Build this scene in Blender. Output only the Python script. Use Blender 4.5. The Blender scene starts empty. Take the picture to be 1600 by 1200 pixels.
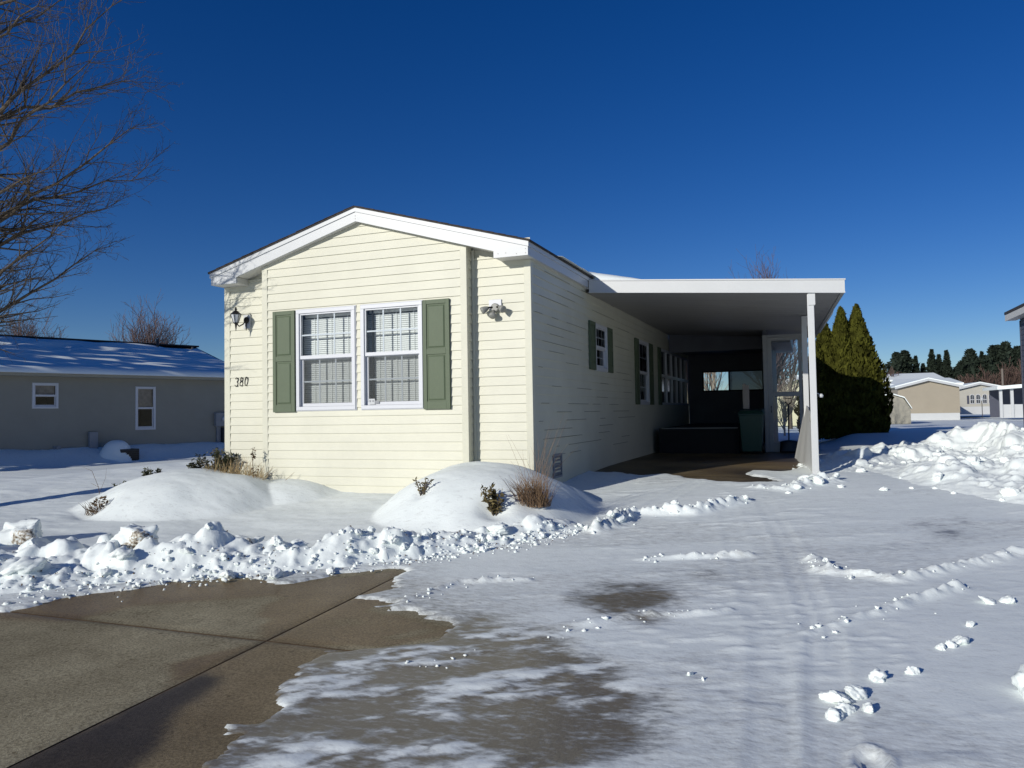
import bpy, math, random
import numpy as np
from mathutils import Vector, Matrix

scene = bpy.context.scene
COL = scene.collection
rad = math.radians
random.seed(7)
RNG = np.random.default_rng(7)

# ------------------------------------------------------------------ camera
CAM = Vector((3.165, -8.80, 1.327))
YAW, PIT, ROL = -0.3713, 0.0381, -0.0168
_f = Vector((math.sin(YAW)*math.cos(PIT), math.cos(YAW)*math.cos(PIT), math.sin(PIT)))
_r = Vector((math.cos(YAW), -math.sin(YAW), 0.0))
_u = _r.cross(_f)
_r2 = _r*math.cos(ROL)+_u*math.sin(ROL)
_u2 = -_r*math.sin(ROL)+_u*math.cos(ROL)
cd = bpy.data.cameras.new("camera")
cam = bpy.data.objects.new("camera", cd)
COL.objects.link(cam)
cam.matrix_world = Matrix(((_r2.x, _u2.x, -_f.x, CAM.x), (_r2.y, _u2.y, -_f.y, CAM.y), (_r2.z, _u2.z, -_f.z, CAM.z), (0, 0, 0, 1)))
cd.sensor_width = 36.0
cd.sensor_fit = 'HORIZONTAL'
cd.lens = 1190.93/1600*36.0
cd.clip_start = 0.05
cd.clip_end = 3000
scene.camera = cam

# ------------------------------------------------------------------ light
SUN_EL = rad(19.0)
SUN_DIR = Vector((-0.47, -1.0, 0)).normalized()          # horizontal direction towards the sun
world = bpy.data.worlds.new("World")
scene.world = world
world.use_nodes = True
wn = world.node_tree
for n in list(wn.nodes):
    wn.nodes.remove(n)
wo = wn.nodes.new("ShaderNodeOutputWorld")
wb = wn.nodes.new("ShaderNodeBackground")
sky = wn.nodes.new("ShaderNodeTexSky")
sky.sky_type = 'NISHITA'
sky.sun_disc = False
sky.sun_elevation = SUN_EL
sky.sun_rotation = math.atan2(SUN_DIR.x, SUN_DIR.y)
sky.altitude = 1500
sky.air_density = 1.0
sky.dust_density = 0.1
sky.ozone_density = 4.0
hs = wn.nodes.new("ShaderNodeHueSaturation")
hs.inputs['Hue'].default_value = 0.517
hs.inputs['Saturation'].default_value = 1.28
wn.links.new(sky.outputs[0], hs.inputs['Color'])
wn.links.new(hs.outputs[0], wb.inputs['Color'])
wb.inputs['Strength'].default_value = 0.072
wn.links.new(wb.outputs[0], wo.inputs[0])
sd = bpy.data.lights.new("sun", 'SUN')
sd.energy = 3.65
sd.angle = rad(0.53)
sd.color = (1.0, 0.965, 0.88)
sun = bpy.data.objects.new("sun", sd)
COL.objects.link(sun)
_to_sun = Vector((SUN_DIR.x*math.cos(SUN_EL), SUN_DIR.y*math.cos(SUN_EL), math.sin(SUN_EL)))
sun.rotation_euler = _to_sun.to_track_quat('Z', 'Y').to_euler()
sun.location = (-20, -40, 30)
scene.view_settings.view_transform = 'Standard'
scene.view_settings.look = 'None'
scene.view_settings.exposure = 0.0
scene.view_settings.gamma = 1.0
scene.cycles.max_bounces = 8
scene.cycles.transparent_max_bounces = 16

# ------------------------------------------------------------------ materials
def mat(name, col, rough=0.6, var=0.0, vscale=6.0, bump=0.0, bscale=40.0, metallic=0.0, spec=0.5, var2=None, stretch=None):
    m = bpy.data.materials.new(name)
    m.use_nodes = True
    nt = m.node_tree
    b = nt.nodes["Principled BSDF"]
    b.inputs['Base Color'].default_value = (*col, 1)
    b.inputs['Roughness'].default_value = rough
    b.inputs['Metallic'].default_value = metallic
    b.inputs['Specular IOR Level'].default_value = spec
    tc = nt.nodes.new("ShaderNodeTexCoord")
    vec = tc.outputs['Object']
    if stretch:
        mp = nt.nodes.new("ShaderNodeMapping")
        mp.inputs['Scale'].default_value = stretch
        nt.links.new(vec, mp.inputs['Vector'])
        vec = mp.outputs[0]
    if var > 0 or var2:
        nz = nt.nodes.new("ShaderNodeTexNoise")
        nz.inputs['Scale'].default_value = vscale
        nz.inputs['Detail'].default_value = 6
        nz.inputs['Roughness'].default_value = 0.65
        nt.links.new(vec, nz.inputs['Vector'])
        rp = nt.nodes.new("ShaderNodeValToRGB")
        rp.color_ramp.elements[0].position = 0.32
        rp.color_ramp.elements[1].position = 0.68
        lo = tuple(c*(1-var) for c in col) if not var2 else var2
        hi = tuple(min(1, c*(1+var*0.6)) for c in col)
        rp.color_ramp.elements[0].color = (*lo, 1)
        rp.color_ramp.elements[1].color = (*hi, 1)
        nt.links.new(nz.outputs['Fac'], rp.inputs[0])
        nt.links.new(rp.outputs[0], b.inputs['Base Color'])
    if bump > 0:
        n2 = nt.nodes.new("ShaderNodeTexNoise")
        n2.inputs['Scale'].default_value = bscale
        n2.inputs['Detail'].default_value = 5
        nt.links.new(vec, n2.inputs['Vector'])
        bp = nt.nodes.new("ShaderNodeBump")
        bp.inputs['Strength'].default_value = bump
        bp.inputs['Distance'].default_value = 0.02
        nt.links.new(n2.outputs['Fac'], bp.inputs['Height'])
        nt.links.new(bp.outputs[0], b.inputs['Normal'])
    return m

def glass_mat(name, tint=(0.9, 0.95, 1.0), refl=1.0, ior=1.5):
    m = bpy.data.materials.new(name)
    m.use_nodes = True
    nt = m.node_tree
    for n in list(nt.nodes):
        nt.nodes.remove(n)
    o = nt.nodes.new("ShaderNodeOutputMaterial")
    t = nt.nodes.new("ShaderNodeBsdfTransparent")
    t.inputs[0].default_value = (*tint, 1)
    g = nt.nodes.new("ShaderNodeBsdfGlossy")
    g.inputs['Roughness'].default_value = 0.02
    fr = nt.nodes.new("ShaderNodeFresnel")
    fr.inputs['IOR'].default_value = ior
    mx = nt.nodes.new("ShaderNodeMixShader")
    nt.links.new(fr.outputs[0], mx.inputs[0])
    nt.links.new(t.outputs[0], mx.inputs[1])
    nt.links.new(g.outputs[0], mx.inputs[2])
    nt.links.new(mx.outputs[0], o.inputs[0])
    return m

def mesh_screen_mat(name, col, opacity):
    m = bpy.data.materials.new(name)
    m.use_nodes = True
    nt = m.node_tree
    for n in list(nt.nodes):
        nt.nodes.remove(n)
    o = nt.nodes.new("ShaderNodeOutputMaterial")
    t = nt.nodes.new("ShaderNodeBsdfTransparent")
    d = nt.nodes.new("ShaderNodeBsdfDiffuse")
    d.inputs[0].default_value = (*col, 1)
    mx = nt.nodes.new("ShaderNodeMixShader")
    mx.inputs[0].default_value = opacity
    nt.links.new(t.outputs[0], mx.inputs[1])
    nt.links.new(d.outputs[0], mx.inputs[2])
    nt.links.new(mx.outputs[0], o.inputs[0])
    return m

M = {}
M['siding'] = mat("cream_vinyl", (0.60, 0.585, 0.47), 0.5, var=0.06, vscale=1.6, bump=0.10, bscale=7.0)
M['trim'] = mat("white_trim", (0.52, 0.535, 0.545), 0.4, var=0.03, vscale=3)
M['soffit'] = mat("white_soffit", (0.62, 0.61, 0.57), 0.5, var=0.05, vscale=3)
M['vinyl_white'] = mat("white_window_vinyl", (0.60, 0.61, 0.64), 0.4)
M['shutter'] = mat("sage_green_shutter", (0.088, 0.118, 0.066), 0.6, var=0.06, vscale=5, bump=0.08, bscale=60)
M['shingle'] = mat("brown_shingle", (0.055, 0.045, 0.040), 0.9, var=0.4, vscale=20, bump=0.6, bscale=50)
M['dark_shingle'] = mat("dark_shingle", (0.035, 0.033, 0.035), 0.9, var=0.3, vscale=12, bump=0.5, bscale=40)
M['glass'] = glass_mat("window_glass", (0.88, 0.92, 0.94))
M['dim_glass'] = glass_mat("dim_window_glass", (0.03, 0.035, 0.045))
M['door_glass'] = glass_mat("door_glass", (0.80, 0.86, 0.92))
M['screen'] = mesh_screen_mat("insect_screen", (0.12, 0.12, 0.12), 0.28)
M['blind'] = mat("white_blind", (0.85, 0.84, 0.80), 0.5)
M['room'] = mat("dim_room_wall", (0.10, 0.10, 0.10), 0.9, var=0.2, vscale=2)
M['black_metal'] = mat("black_metal", (0.02, 0.018, 0.016), 0.4, metallic=0.3, var=0.2, vscale=20)
M['grey_metal'] = mat("grey_painted_metal", (0.26, 0.26, 0.235), 0.45, var=0.1, vscale=9)
M['lamp_glass'] = mat("frosted_lamp_glass", (0.55, 0.57, 0.58), 0.15)
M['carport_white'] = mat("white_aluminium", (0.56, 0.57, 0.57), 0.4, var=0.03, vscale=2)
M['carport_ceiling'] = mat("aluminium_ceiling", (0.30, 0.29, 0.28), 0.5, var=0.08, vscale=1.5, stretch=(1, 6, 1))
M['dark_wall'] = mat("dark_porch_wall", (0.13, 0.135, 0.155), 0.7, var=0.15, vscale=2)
M['door_alu'] = mat("grey_door_aluminium", (0.34, 0.34, 0.33), 0.45, var=0.08, vscale=4)
M['black_wood'] = mat("dark_stained_wood", (0.012, 0.012, 0.013), 0.85, var=0.3, vscale=4, stretch=(1, 8, 1))
M['bin_green'] = mat("green_plastic", (0.008, 0.05, 0.035), 0.4, var=0.1, vscale=5)
M['shovel_black'] = mat("black_plastic", (0.012, 0.012, 0.013), 0.45)
M['cardboard'] = mat("pale_cardboard", (0.42, 0.36, 0.30), 0.9, var=0.1, vscale=6)
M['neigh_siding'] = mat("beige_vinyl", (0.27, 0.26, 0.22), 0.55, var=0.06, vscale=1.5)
M['tan_siding'] = mat("tan_siding", (0.34, 0.295, 0.225), 0.6, var=0.05, vscale=1.0)
M['taupe_siding'] = mat("taupe_siding", (0.33, 0.31, 0.25), 0.6, var=0.05, vscale=1.0)
M['grey_siding'] = mat("light_grey_siding", (0.46, 0.44, 0.38), 0.6, var=0.05, vscale=1.0)
M['slate_siding'] = mat("slate_blue_siding", (0.065, 0.07, 0.10), 0.6, var=0.08, vscale=2.0)
M['yellow_siding'] = mat("pale_yellow_siding", (0.72, 0.66, 0.42), 0.6, var=0.05, vscale=1.0)
M['dark_glass'] = mat("dark_window_glass", (0.03, 0.035, 0.05), 0.08, spec=0.8)
M['curtain'] = mat("pale_curtain", (0.50, 0.42, 0.36), 0.9, var=0.25, vscale=9)
M['bark'] = mat("grey_bark", (0.11, 0.085, 0.06), 0.9, var=0.35, vscale=9, bump=0.5, bscale=30)
M['twig'] = mat("far_bare_twigs", (0.13, 0.085, 0.075), 0.9, var=0.25, vscale=3)
M['twig_pale'] = mat("pale_twigs", (0.40, 0.33, 0.24), 0.9, var=0.25, vscale=3)
M['arbor'] = mat("arborvitae_leaf", (0.076, 0.078, 0.012), 0.85, spec=0.1, var=0.7, vscale=3.5)
M['pine'] = mat("pine_needles", (0.030, 0.042, 0.030), 0.9, spec=0.1, var=0.45, vscale=0.9)
M['brush'] = mat("russet_brush", (0.12, 0.075, 0.06), 0.95, var=0.35, vscale=0.6)
M['shrub'] = mat("evergreen_shrub", (0.050, 0.055, 0.022), 0.75, var=0.5, vscale=20)
M['bronze_leaf'] = mat("bronzed_leaf", (0.14, 0.105, 0.035), 0.8, var=0.5, vscale=25)
M['grass'] = mat("dry_straw_grass", (0.36, 0.26, 0.13), 0.9, var=0.4, vscale=14)
M['grass_dark'] = mat("brown_dry_grass", (0.20, 0.125, 0.07), 0.9, var=0.4, vscale=14)
M['deadleaf'] = mat("dead_brown_leaf", (0.13, 0.08, 0.04), 0.9, var=0.4, vscale=20)
M['utility'] = mat("grey_utility_box", (0.24, 0.25, 0.27), 0.5)
M['lap_shadow'] = mat("painted_lap_shadow", (0.10, 0.095, 0.085), 0.8)
M['pvc'] = mat("dark_vent_pipe", (0.03, 0.03, 0.035), 0.6)
M['wood_pole'] = mat("grey_wood_pole", (0.20, 0.17, 0.14), 0.9)

def snow_mat(name, attr=False, dirt=False):
    m = bpy.data.materials.new(name)
    m.use_nodes = True
    nt = m.node_tree
    b = nt.nodes["Principled BSDF"]
    b.inputs['Roughness'].default_value = 0.55
    b.inputs['Specular IOR Level'].default_value = 0.3
    tc = nt.nodes.new("ShaderNodeTexCoord")
    nz = nt.nodes.new("ShaderNodeTexNoise")
    nz.inputs['Scale'].default_value = 1.7
    nz.inputs['Detail'].default_value = 8
    nt.links.new(tc.outputs['Object'], nz.inputs['Vector'])
    rp = nt.nodes.new("ShaderNodeValToRGB")
    rp.color_ramp.elements[0].position = 0.3
    rp.color_ramp.elements[1].position = 0.7
    rp.color_ramp.elements[0].color = (0.85, 0.90, 0.875, 1)
    rp.color_ramp.elements[1].color = (0.90, 0.945, 0.915, 1)
    nt.links.new(nz.outputs['Fac'], rp.inputs[0])
    colr = rp.outputs[0]
    if attr:
        at = nt.nodes.new("ShaderNodeAttribute")
        at.attribute_name = "thick"
        fl = nt.nodes.new("ShaderNodeTexNoise")
        fl.inputs['Scale'].default_value = 12
        fl.inputs['Detail'].default_value = 7
        fl.inputs['Roughness'].default_value = 0.7
        mpp = nt.nodes.new("ShaderNodeMapping")
        mpp.inputs['Rotation'].default_value = (0, 0, rad(-28))
        mpp.inputs['Scale'].default_value = (1.0, 2.8, 1.0)
        nt.links.new(tc.outputs['Object'], mpp.inputs['Vector'])
        nt.links.new(mpp.outputs[0], fl.inputs['Vector'])
        md = nt.nodes.new("ShaderNodeMath")
        md.operation = 'SUBTRACT'
        md.inputs[1].default_value = 0.5
        nt.links.new(fl.outputs['Fac'], md.inputs[0])
        m2 = nt.nodes.new("ShaderNodeMath")
        m2.operation = 'MULTIPLY_ADD'
        m2.inputs[1].default_value = 1.7
        nt.links.new(md.outputs[0], m2.inputs[0])
        nt.links.new(at.outputs['Fac'], m2.inputs[2])
        r2 = nt.nodes.new("ShaderNodeValToRGB")
        e = r2.color_ramp.elements
        e[0].position = 0.02
        e[0].color = (0.205, 0.170, 0.130, 1)
        e[1].position = 0.95
        e[1].color = (1, 1, 1, 1)
        e2 = r2.color_ramp.elements.new(0.30)
        e2.color = (0.37, 0.36, 0.36, 1)
        e3 = r2.color_ramp.elements.new(0.62)
        e3.color = (0.77, 0.76, 0.76, 1)
        nt.links.new(m2.outputs[0], r2.inputs[0])
        mx = nt.nodes.new("ShaderNodeMix")
        mx.data_type = 'RGBA'
        mx.blend_type = 'MULTIPLY'
        mx.inputs[0].default_value = 1.0
        nt.links.new(colr, mx.inputs[6])
        nt.links.new(r2.outputs[0], mx.inputs[7])
        colr = mx.outputs[2]
        rr = nt.nodes.new("ShaderNodeMapRange")
        rr.inputs[1].default_value = 0.1
        rr.inputs[2].default_value = 0.8
        rr.inputs[3].default_value = 0.32
        rr.inputs[4].default_value = 0.6
        nt.links.new(m2.outputs[0], rr.inputs[0])
        nt.links.new(rr.outputs[0], b.inputs['Roughness'])
    if dirt:
        dz = nt.nodes.new("ShaderNodeTexNoise")
        dz.inputs['Scale'].default_value = 9
        dz.inputs['Detail'].default_value = 6
        nt.links.new(tc.outputs['Object'], dz.inputs['Vector'])
        at = nt.nodes.new("ShaderNodeAttribute")
        at.attribute_name = "dirt"
        ml = nt.nodes.new("ShaderNodeMath")
        ml.operation = 'MULTIPLY'
        nt.links.new(dz.outputs['Fac'], ml.inputs[0])
        nt.links.new(at.outputs['Fac'], ml.inputs[1])
        r3 = nt.nodes.new("ShaderNodeValToRGB")
        r3.color_ramp.elements[0].position = 0.36
        r3.color_ramp.elements[0].color = (1, 1, 1, 1)
        r3.color_ramp.elements[1].position = 0.60
        r3.color_ramp.elements[1].color = (0.12, 0.085, 0.06, 1)
        e4 = r3.color_ramp.elements.new(0.46)
        e4.color = (0.66, 0.56, 0.46, 1)
        nt.links.new(ml.outputs[0], r3.inputs[0])
        mx = nt.nodes.new("ShaderNodeMix")
        mx.data_type = 'RGBA'
        mx.blend_type = 'MULTIPLY'
        mx.inputs[0].default_value = 1.0
        nt.links.new(colr, mx.inputs[6])
        nt.links.new(r3.outputs[0], mx.inputs[7])
        colr = mx.outputs[2]
    nt.links.new(colr, b.inputs['Base Color'])
    bz = nt.nodes.new("ShaderNodeTexNoise")
    bz.inputs['Scale'].default_value = 55
    bz.inputs['Detail'].default_value = 6
    nt.links.new(tc.outputs['Object'], bz.inputs['Vector'])
    bp = nt.nodes.new("ShaderNodeBump")
    bp.inputs['Strength'].default_value = 0.22
    bp.inputs['Distance'].default_value = 0.008
    nt.links.new(bz.outputs['Fac'], bp.inputs['Height'])
    nt.links.new(bp.outputs[0], b.inputs['Normal'])
    return m

M['snow'] = snow_mat("snow")
M['snow_ground'] = snow_mat("ground_snow", attr=True)
M['snow_dirty'] = snow_mat("dirty_snow", dirt=True)

def concrete_mat():
    m = mat("concrete", (0.40, 0.36, 0.25), 0.75, bump=0.6, bscale=160, spec=0.22)
    m.node_tree.nodes['Bump'].inputs['Distance'].default_value = 0.004
    nt = m.node_tree
    b = nt.nodes["Principled BSDF"]
    tc = nt.nodes.new("ShaderNodeTexCoord")
    n1 = nt.nodes.new("ShaderNodeTexNoise")
    n1.inputs['Scale'].default_value = 1.8
    n1.inputs['Detail'].default_value = 9
    n1.inputs['Roughness'].default_value = 0.7
    nt.links.new(tc.outputs['Object'], n1.inputs['Vector'])
    n2 = nt.nodes.new("ShaderNodeTexNoise")
    n2.inputs['Scale'].default_value = 70
    n2.inputs['Detail'].default_value = 4
    nt.links.new(tc.outputs['Object'], n2.inputs['Vector'])
    def ramp(src, p0, c0, p1, c1):
        r = nt.nodes.new("ShaderNodeValToRGB")
        r.color_ramp.elements[0].position = p0
        r.color_ramp.elements[0].color = (*c0, 1)
        r.color_ramp.elements[1].position = p1
        r.color_ramp.elements[1].color = (*c1, 1)
        nt.links.new(src, r.inputs[0])
        return r.outputs[0]
    dry = ramp(n1.outputs['Fac'], 0.3, (0.245, 0.21, 0.13), 0.72, (0.42, 0.375, 0.25))
    wet = ramp(n1.outputs['Fac'], 0.3, (0.185, 0.128, 0.060), 0.7, (0.25, 0.18, 0.09))
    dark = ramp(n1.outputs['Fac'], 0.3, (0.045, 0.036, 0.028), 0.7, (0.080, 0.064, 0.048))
    def mix(fac, a, c, mode='MIX'):
        x = nt.nodes.new("ShaderNodeMix")
        x.data_type = 'RGBA'
        x.blend_type = mode
        if isinstance(fac, float):
            x.inputs[0].default_value = fac
        else:
            nt.links.new(fac, x.inputs[0])
        nt.links.new(a, x.inputs[6])
        nt.links.new(c, x.inputs[7])
        return x.outputs[2]
    aw = nt.nodes.new("ShaderNodeAttribute")
    aw.attribute_name = "wet"
    ad = nt.nodes.new("ShaderNodeAttribute")
    ad.attribute_name = "dark"
    c = mix(aw.outputs['Fac'], dry, wet)
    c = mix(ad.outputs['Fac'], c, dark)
    sp = ramp(n2.outputs['Fac'], 0.35, (0.62, 0.60, 0.58), 0.62, (1.12, 1.12, 1.12))
    c = mix(1.0, c, sp, 'MULTIPLY')
    n3 = nt.nodes.new("ShaderNodeTexNoise")
    n3.inputs['Scale'].default_value = 23
    n3.inputs['Detail'].default_value = 3
    nt.links.new(tc.outputs['Object'], n3.inputs['Vector'])
    sp2 = ramp(n3.outputs['Fac'], 0.66, (1, 1, 1), 0.72, (0.55, 0.52, 0.48))
    c = mix(1.0, c, sp2, 'MULTIPLY')
    n5 = nt.nodes.new("ShaderNodeTexNoise")
    n5.inputs['Scale'].default_value = 0.8
    n5.inputs['Detail'].default_value = 7
    nt.links.new(tc.outputs['Object'], n5.inputs['Vector'])
    sp3 = ramp(n5.outputs['Fac'], 0.35, (0.80, 0.79, 0.77), 0.65, (1.10, 1.10, 1.10))
    c = mix(1.0, c, sp3, 'MULTIPLY')
    nt.links.new(c, b.inputs['Base Color'])
    mr = nt.nodes.new("ShaderNodeMapRange")
    mr.inputs[3].default_value = 0.8
    mr.inputs[4].default_value = 0.42
    nt.links.new(aw.outputs['Fac'], mr.inputs[0])
    nt.links.new(mr.outputs[0], b.inputs['Roughness'])
    return m
M['concrete'] = concrete_mat()

# ------------------------------------------------------------------ mesh helpers
class MB:
    def __init__(s):
        s.v = []; s.f = []
    def add(s, vs, fs):
        o = len(s.v)
        s.v.extend([tuple(x) for x in vs])
        s.f.extend([tuple(i+o for i in f) for f in fs])
    def poly(s, pts):
        s.add(pts, [tuple(range(len(pts)))])
    def box(s, x0, x1, y0, y1, z0, z1, fn=None):
        P = [(x0, y0, z0), (x1, y0, z0), (x1, y1, z0), (x0, y1, z0), (x0, y0, z1), (x1, y0, z1), (x1, y1, z1), (x0, y1, z1)]
        if fn:
            P = [fn(*q) for q in P]
        s.add(P, [(0, 3, 2, 1), (4, 5, 6, 7), (0, 1, 5, 4), (1, 2, 6, 5), (2, 3, 7, 6), (3, 0, 4, 7)])
    def hexa(s, bot, top):
        s.add(list(bot)+list(top), [(3, 2, 1, 0), (4, 5, 6, 7), (0, 1, 5, 4), (1, 2, 6, 5), (2, 3, 7, 6), (3, 0, 4, 7)])
    def prism(s, pts, off):
        n = len(pts); off = Vector(off)
        A = [Vector(p) for p in pts]
        s.add(A+[p+off for p in A], [tuple(range(n))[::-1], tuple(range(n, 2*n))]+[(i, (i+1) % n, (i+1) % n+n, i+n) for i in range(n)])
    def tube(s, pts, radii, n=6, cap=True):
        pts = [Vector(p) for p in pts]
        if not hasattr(radii, '__len__'):
            radii = [radii]*len(pts)
        vs = []; fs = []
        ref = None
        for i, p in enumerate(pts):
            d = (pts[min(i+1, len(pts)-1)]-pts[max(i-1, 0)])
            if d.length < 1e-9:
                d = Vector((0, 0, 1))
            d.normalize()
            if ref is None:
                ref = Vector((0, 0, 1)) if abs(d.z) < 0.9 else Vector((1, 0, 0))
            a = d.cross(ref)
            if a.length < 1e-6:
                a = d.orthogonal()
            a.normalize(); b2 = d.cross(a)
            ref = -b2 if False else ref
            for k in range(n):
                t = 2*math.pi*k/n
                vs.append(p+(a*math.cos(t)+b2*math.sin(t))*radii[i])
        for i in range(len(pts)-1):
            for k in range(n):
                fs.append((i*n+k, i*n+(k+1) % n, (i+1)*n+(k+1) % n, (i+1)*n+k))
        if cap:
            fs.append(tuple(range(n))[::-1]); fs.append(tuple(range((len(pts)-1)*n, len(pts)*n)))
        s.add(vs, fs)
    def lathe(s, prof, base, axis=(0, 0, 1), n=14):
        ax = Vector(axis).normalized(); base = Vector(base)
        a = ax.orthogonal().normalized(); b2 = ax.cross(a)
        vs = []; fs = []
        for r, h in prof:
            for k in range(n):
                t = 2*math.pi*k/n
                vs.append(base+ax*h+(a*math.cos(t)+b2*math.sin(t))*r)
        for i in range(len(prof)-1):
            for k in range(n):
                fs.append((i*n+k, i*n+(k+1) % n, (i+1)*n+(k+1) % n, (i+1)*n+k))
        fs.append(tuple(range(n))[::-1]); fs.append(tuple(range((len(prof)-1)*n, len(prof)*n)))
        s.add(vs, fs)
    def build(s, name, m, parent=None, smooth=False, bevel=0.0):
        me = bpy.data.meshes.new(name)
        me.from_pydata(s.v, [], s.f)
        me.materials.append(m)
        if smooth:
            me.polygons.foreach_set('use_smooth', [True]*len(me.polygons))
        me.update()
        o = bpy.data.objects.new(name, me)
        COL.objects.link(o)
        if parent:
            put(o, parent)
        if bevel > 0:
            md = o.modifiers.new("bevel", 'BEVEL')
            md.width = bevel; md.segments = 2; md.limit_method = 'ANGLE'; md.angle_limit = rad(40)
        return o

def put(o, parent):
    """parent o while keeping its coordinates (all meshes are written in world space)"""
    o.parent = parent
    r = parent
    mt = Matrix.Identity(4)
    while r is not None:
        mt = Matrix.Translation(r.location) @ mt
        r = r.parent
    # o.matrix_local = inverse of the parents' translations
    o.location = o.location - mt.translation

def thing(name, label, cat, loc=(0, 0, 0), group=None):
    e = bpy.data.objects.new(name, None)
    e.empty_display_size = 0.2
    COL.objects.link(e)
    e.location = loc
    e['label'] = label; e['category'] = cat
    if group:
        e['group'] = group
    return e
def tag(o, label, cat, group=None):
    o['label'] = label; o['category'] = cat
    if group:
        o['group'] = group
    return o

def mesh_np(name, V, F, m, smooth=True, parent=None):
    """numpy vertices (n,3), quads or tris (k,4|3)"""
    me = bpy.data.meshes.new(name)
    n = len(V); k, w = F.shape
    me.vertices.add(n)
    me.vertices.foreach_set('co', np.ascontiguousarray(V, dtype=np.float32).ravel())
    me.loops.add(k*w)
    me.loops.foreach_set('vertex_index', np.ascontiguousarray(F, dtype=np.int32).ravel())
    me.polygons.add(k)
    me.polygons.foreach_set('loop_start', np.arange(0, k*w, w, dtype=np.int32))
    me.polygons.foreach_set('loop_total', np.full(k, w, dtype=np.int32))
    if smooth:
        me.polygons.foreach_set('use_smooth', np.ones(k, dtype=bool))
    me.materials.append(m)
    me.update(calc_edges=True)
    me.validate()
    o = bpy.data.objects.new(name, me)
    COL.objects.link(o)
    if parent:
        put(o, parent)
    return o
def vattr(o, name, arr):
    a = o.data.attributes.new(name, 'FLOAT', 'POINT')
    a.data.foreach_set('value', np.ascontiguousarray(arr, dtype=np.float32))

# numpy noise
def _hash(ix, iy, seed):
    h = (ix.astype(np.int64)*374761393+iy.astype(np.int64)*668265263+seed*1442695041) & 0xffffffff
    h = ((h ^ (h >> 13))*1274126177) & 0xffffffff
    h = h ^ (h >> 16)
    return (h & 0xffff)/65535.0
def vnoise(x, y, seed=0):
    x0 = np.floor(x); y0 = np.floor(y)
    fx = x-x0; fy = y-y0
    fx = fx*fx*fx*(fx*(fx*6-15)+10); fy = fy*fy*fy*(fy*(fy*6-15)+10)
    ix = x0.astype(np.int64); iy = y0.astype(np.int64)
    a = _hash(ix, iy, seed); b = _hash(ix+1, iy, seed); c = _hash(ix, iy+1, seed); d = _hash(ix+1, iy+1, seed)
    return (a*(1-fx)+b*fx)*(1-fy)+(c*(1-fx)+d*fx)*fy-0.5
def fbm(x, y, s, oct=4, seed=0, gain=0.5):
    r = 0; a = 1.0
    for i in range(oct):
        r = r+a*vnoise(x*s+17.3*i, y*s-9.1*i, seed+i)
        s *= 2.03; a *= gain
    return r
def sstep(a, b, x):
    t = np.clip((x-a)/(b-a), 0, 1)
    return t*t*(3-2*t)
def seg_dist(x, y, pts):
    """distance to a polyline and the interpolated extra values at the nearest point"""
    best = np.full(x.shape, 1e9); ex = None
    k = len(pts[0])-2
    ext = [np.zeros(x.shape) for _ in range(k)]
    for p, q in zip(pts[:-1], pts[1:]):
        dx, dy = q[0]-p[0], q[1]-p[1]
        L2 = dx*dx+dy*dy
        t = np.clip(((x-p[0])*dx+(y-p[1])*dy)/L2, 0, 1)
        d = np.hypot(x-p[0]-t*dx, y-p[1]-t*dy)
        m = d < best
        best = np.where(m, d, best)
        for i in range(k):
            ext[i] = np.where(m, p[2+i]+t*(q[2+i]-p[2+i]), ext[i])
    return (best, *ext)
def poly_sd(x, y, poly):
    """signed distance to a polygon, negative inside"""
    d, = seg_dist(x, y, [*poly, poly[0]])
    ins = np.zeros(x.shape, dtype=bool)
    n = len(poly)
    for i in range(n):
        x1, y1 = poly[i]; x2, y2 = poly[(i+1) % n]
        if y1 == y2:
            continue
        c = ((y1 > y) != (y2 > y)) & (x < (x2-x1)*(y-y1)/(y2-y1)+x1)
        ins ^= c
    return np.where(ins, -d, d)

# ------------------------------------------------------------------ ground
GY = [-60, -12, -8, -4.85, -2, 0, 1.5, 2.5, 4, 14, 30, 70, 150, 800]
GZ = [-0.6, -0.36, -0.20, -0.075, 0.05, 0.20, 0.33, 0.39, 0.42, 0.42, 0.25, 0.10, 0.0, 0.0]
def g0(y):
    return sum(np.interp(np.asarray(y, dtype=float)+o, GY, GZ) for o in (-0.5, -0.25, 0, 0.25, 0.5))/5.0

BARE = [(-3.3, -5.3), (-2.39, -4.92), (-2.2, -4.35), (-1.88, -4.2), (-1.75, -3.95), (-1.5, -3.6), (-1.29, -3.78), (-0.88, -3.74), (-0.64, -3.47), (-0.38, -3.31), (-0.22, -3.16), (0.04, -3.6), (-0.02, -3.9), (0.20, -4.05),
        (0.9, -4.32), (0.82, -4.59), (0.61, -4.69), (0.30, -4.86), (0.33, -5.18), (0.44, -5.46), (0.66, -5.66), (0.62, -5.93), (0.70, -6.22), (0.9, -7.0), (0.7, -8.5), (-3.6, -8.5)]
THIN = [(0.20, -4.70), (0.8, -4.60), (1.15, -4.15), (1.6, -4.25), (2.05, -4.65), (2.35, -5.10), (2.35, -5.5), (2.15, -6.0), (2.0, -6.8), (0.2, -7.8), (0.0, -5.5)]
STAIN = [(1.6, -3.37), (1.65, -3.1), (2.11, -2.97), (2.27, -3.36), (2.18, -4.03), (1.8, -3.86)]
STAINS = [STAIN, [(4.02, -0.42), (4.15, -0.25), (4.22, -0.45)], [(4.35, -0.2), (4.5, -0.1), (4.5, -0.3)], [(4.2, -0.85), (4.32, -0.75), (4.3, -0.95)], [(2.35, -2.75), (2.42, -2.62), (2.45, -2.8)]]
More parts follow.
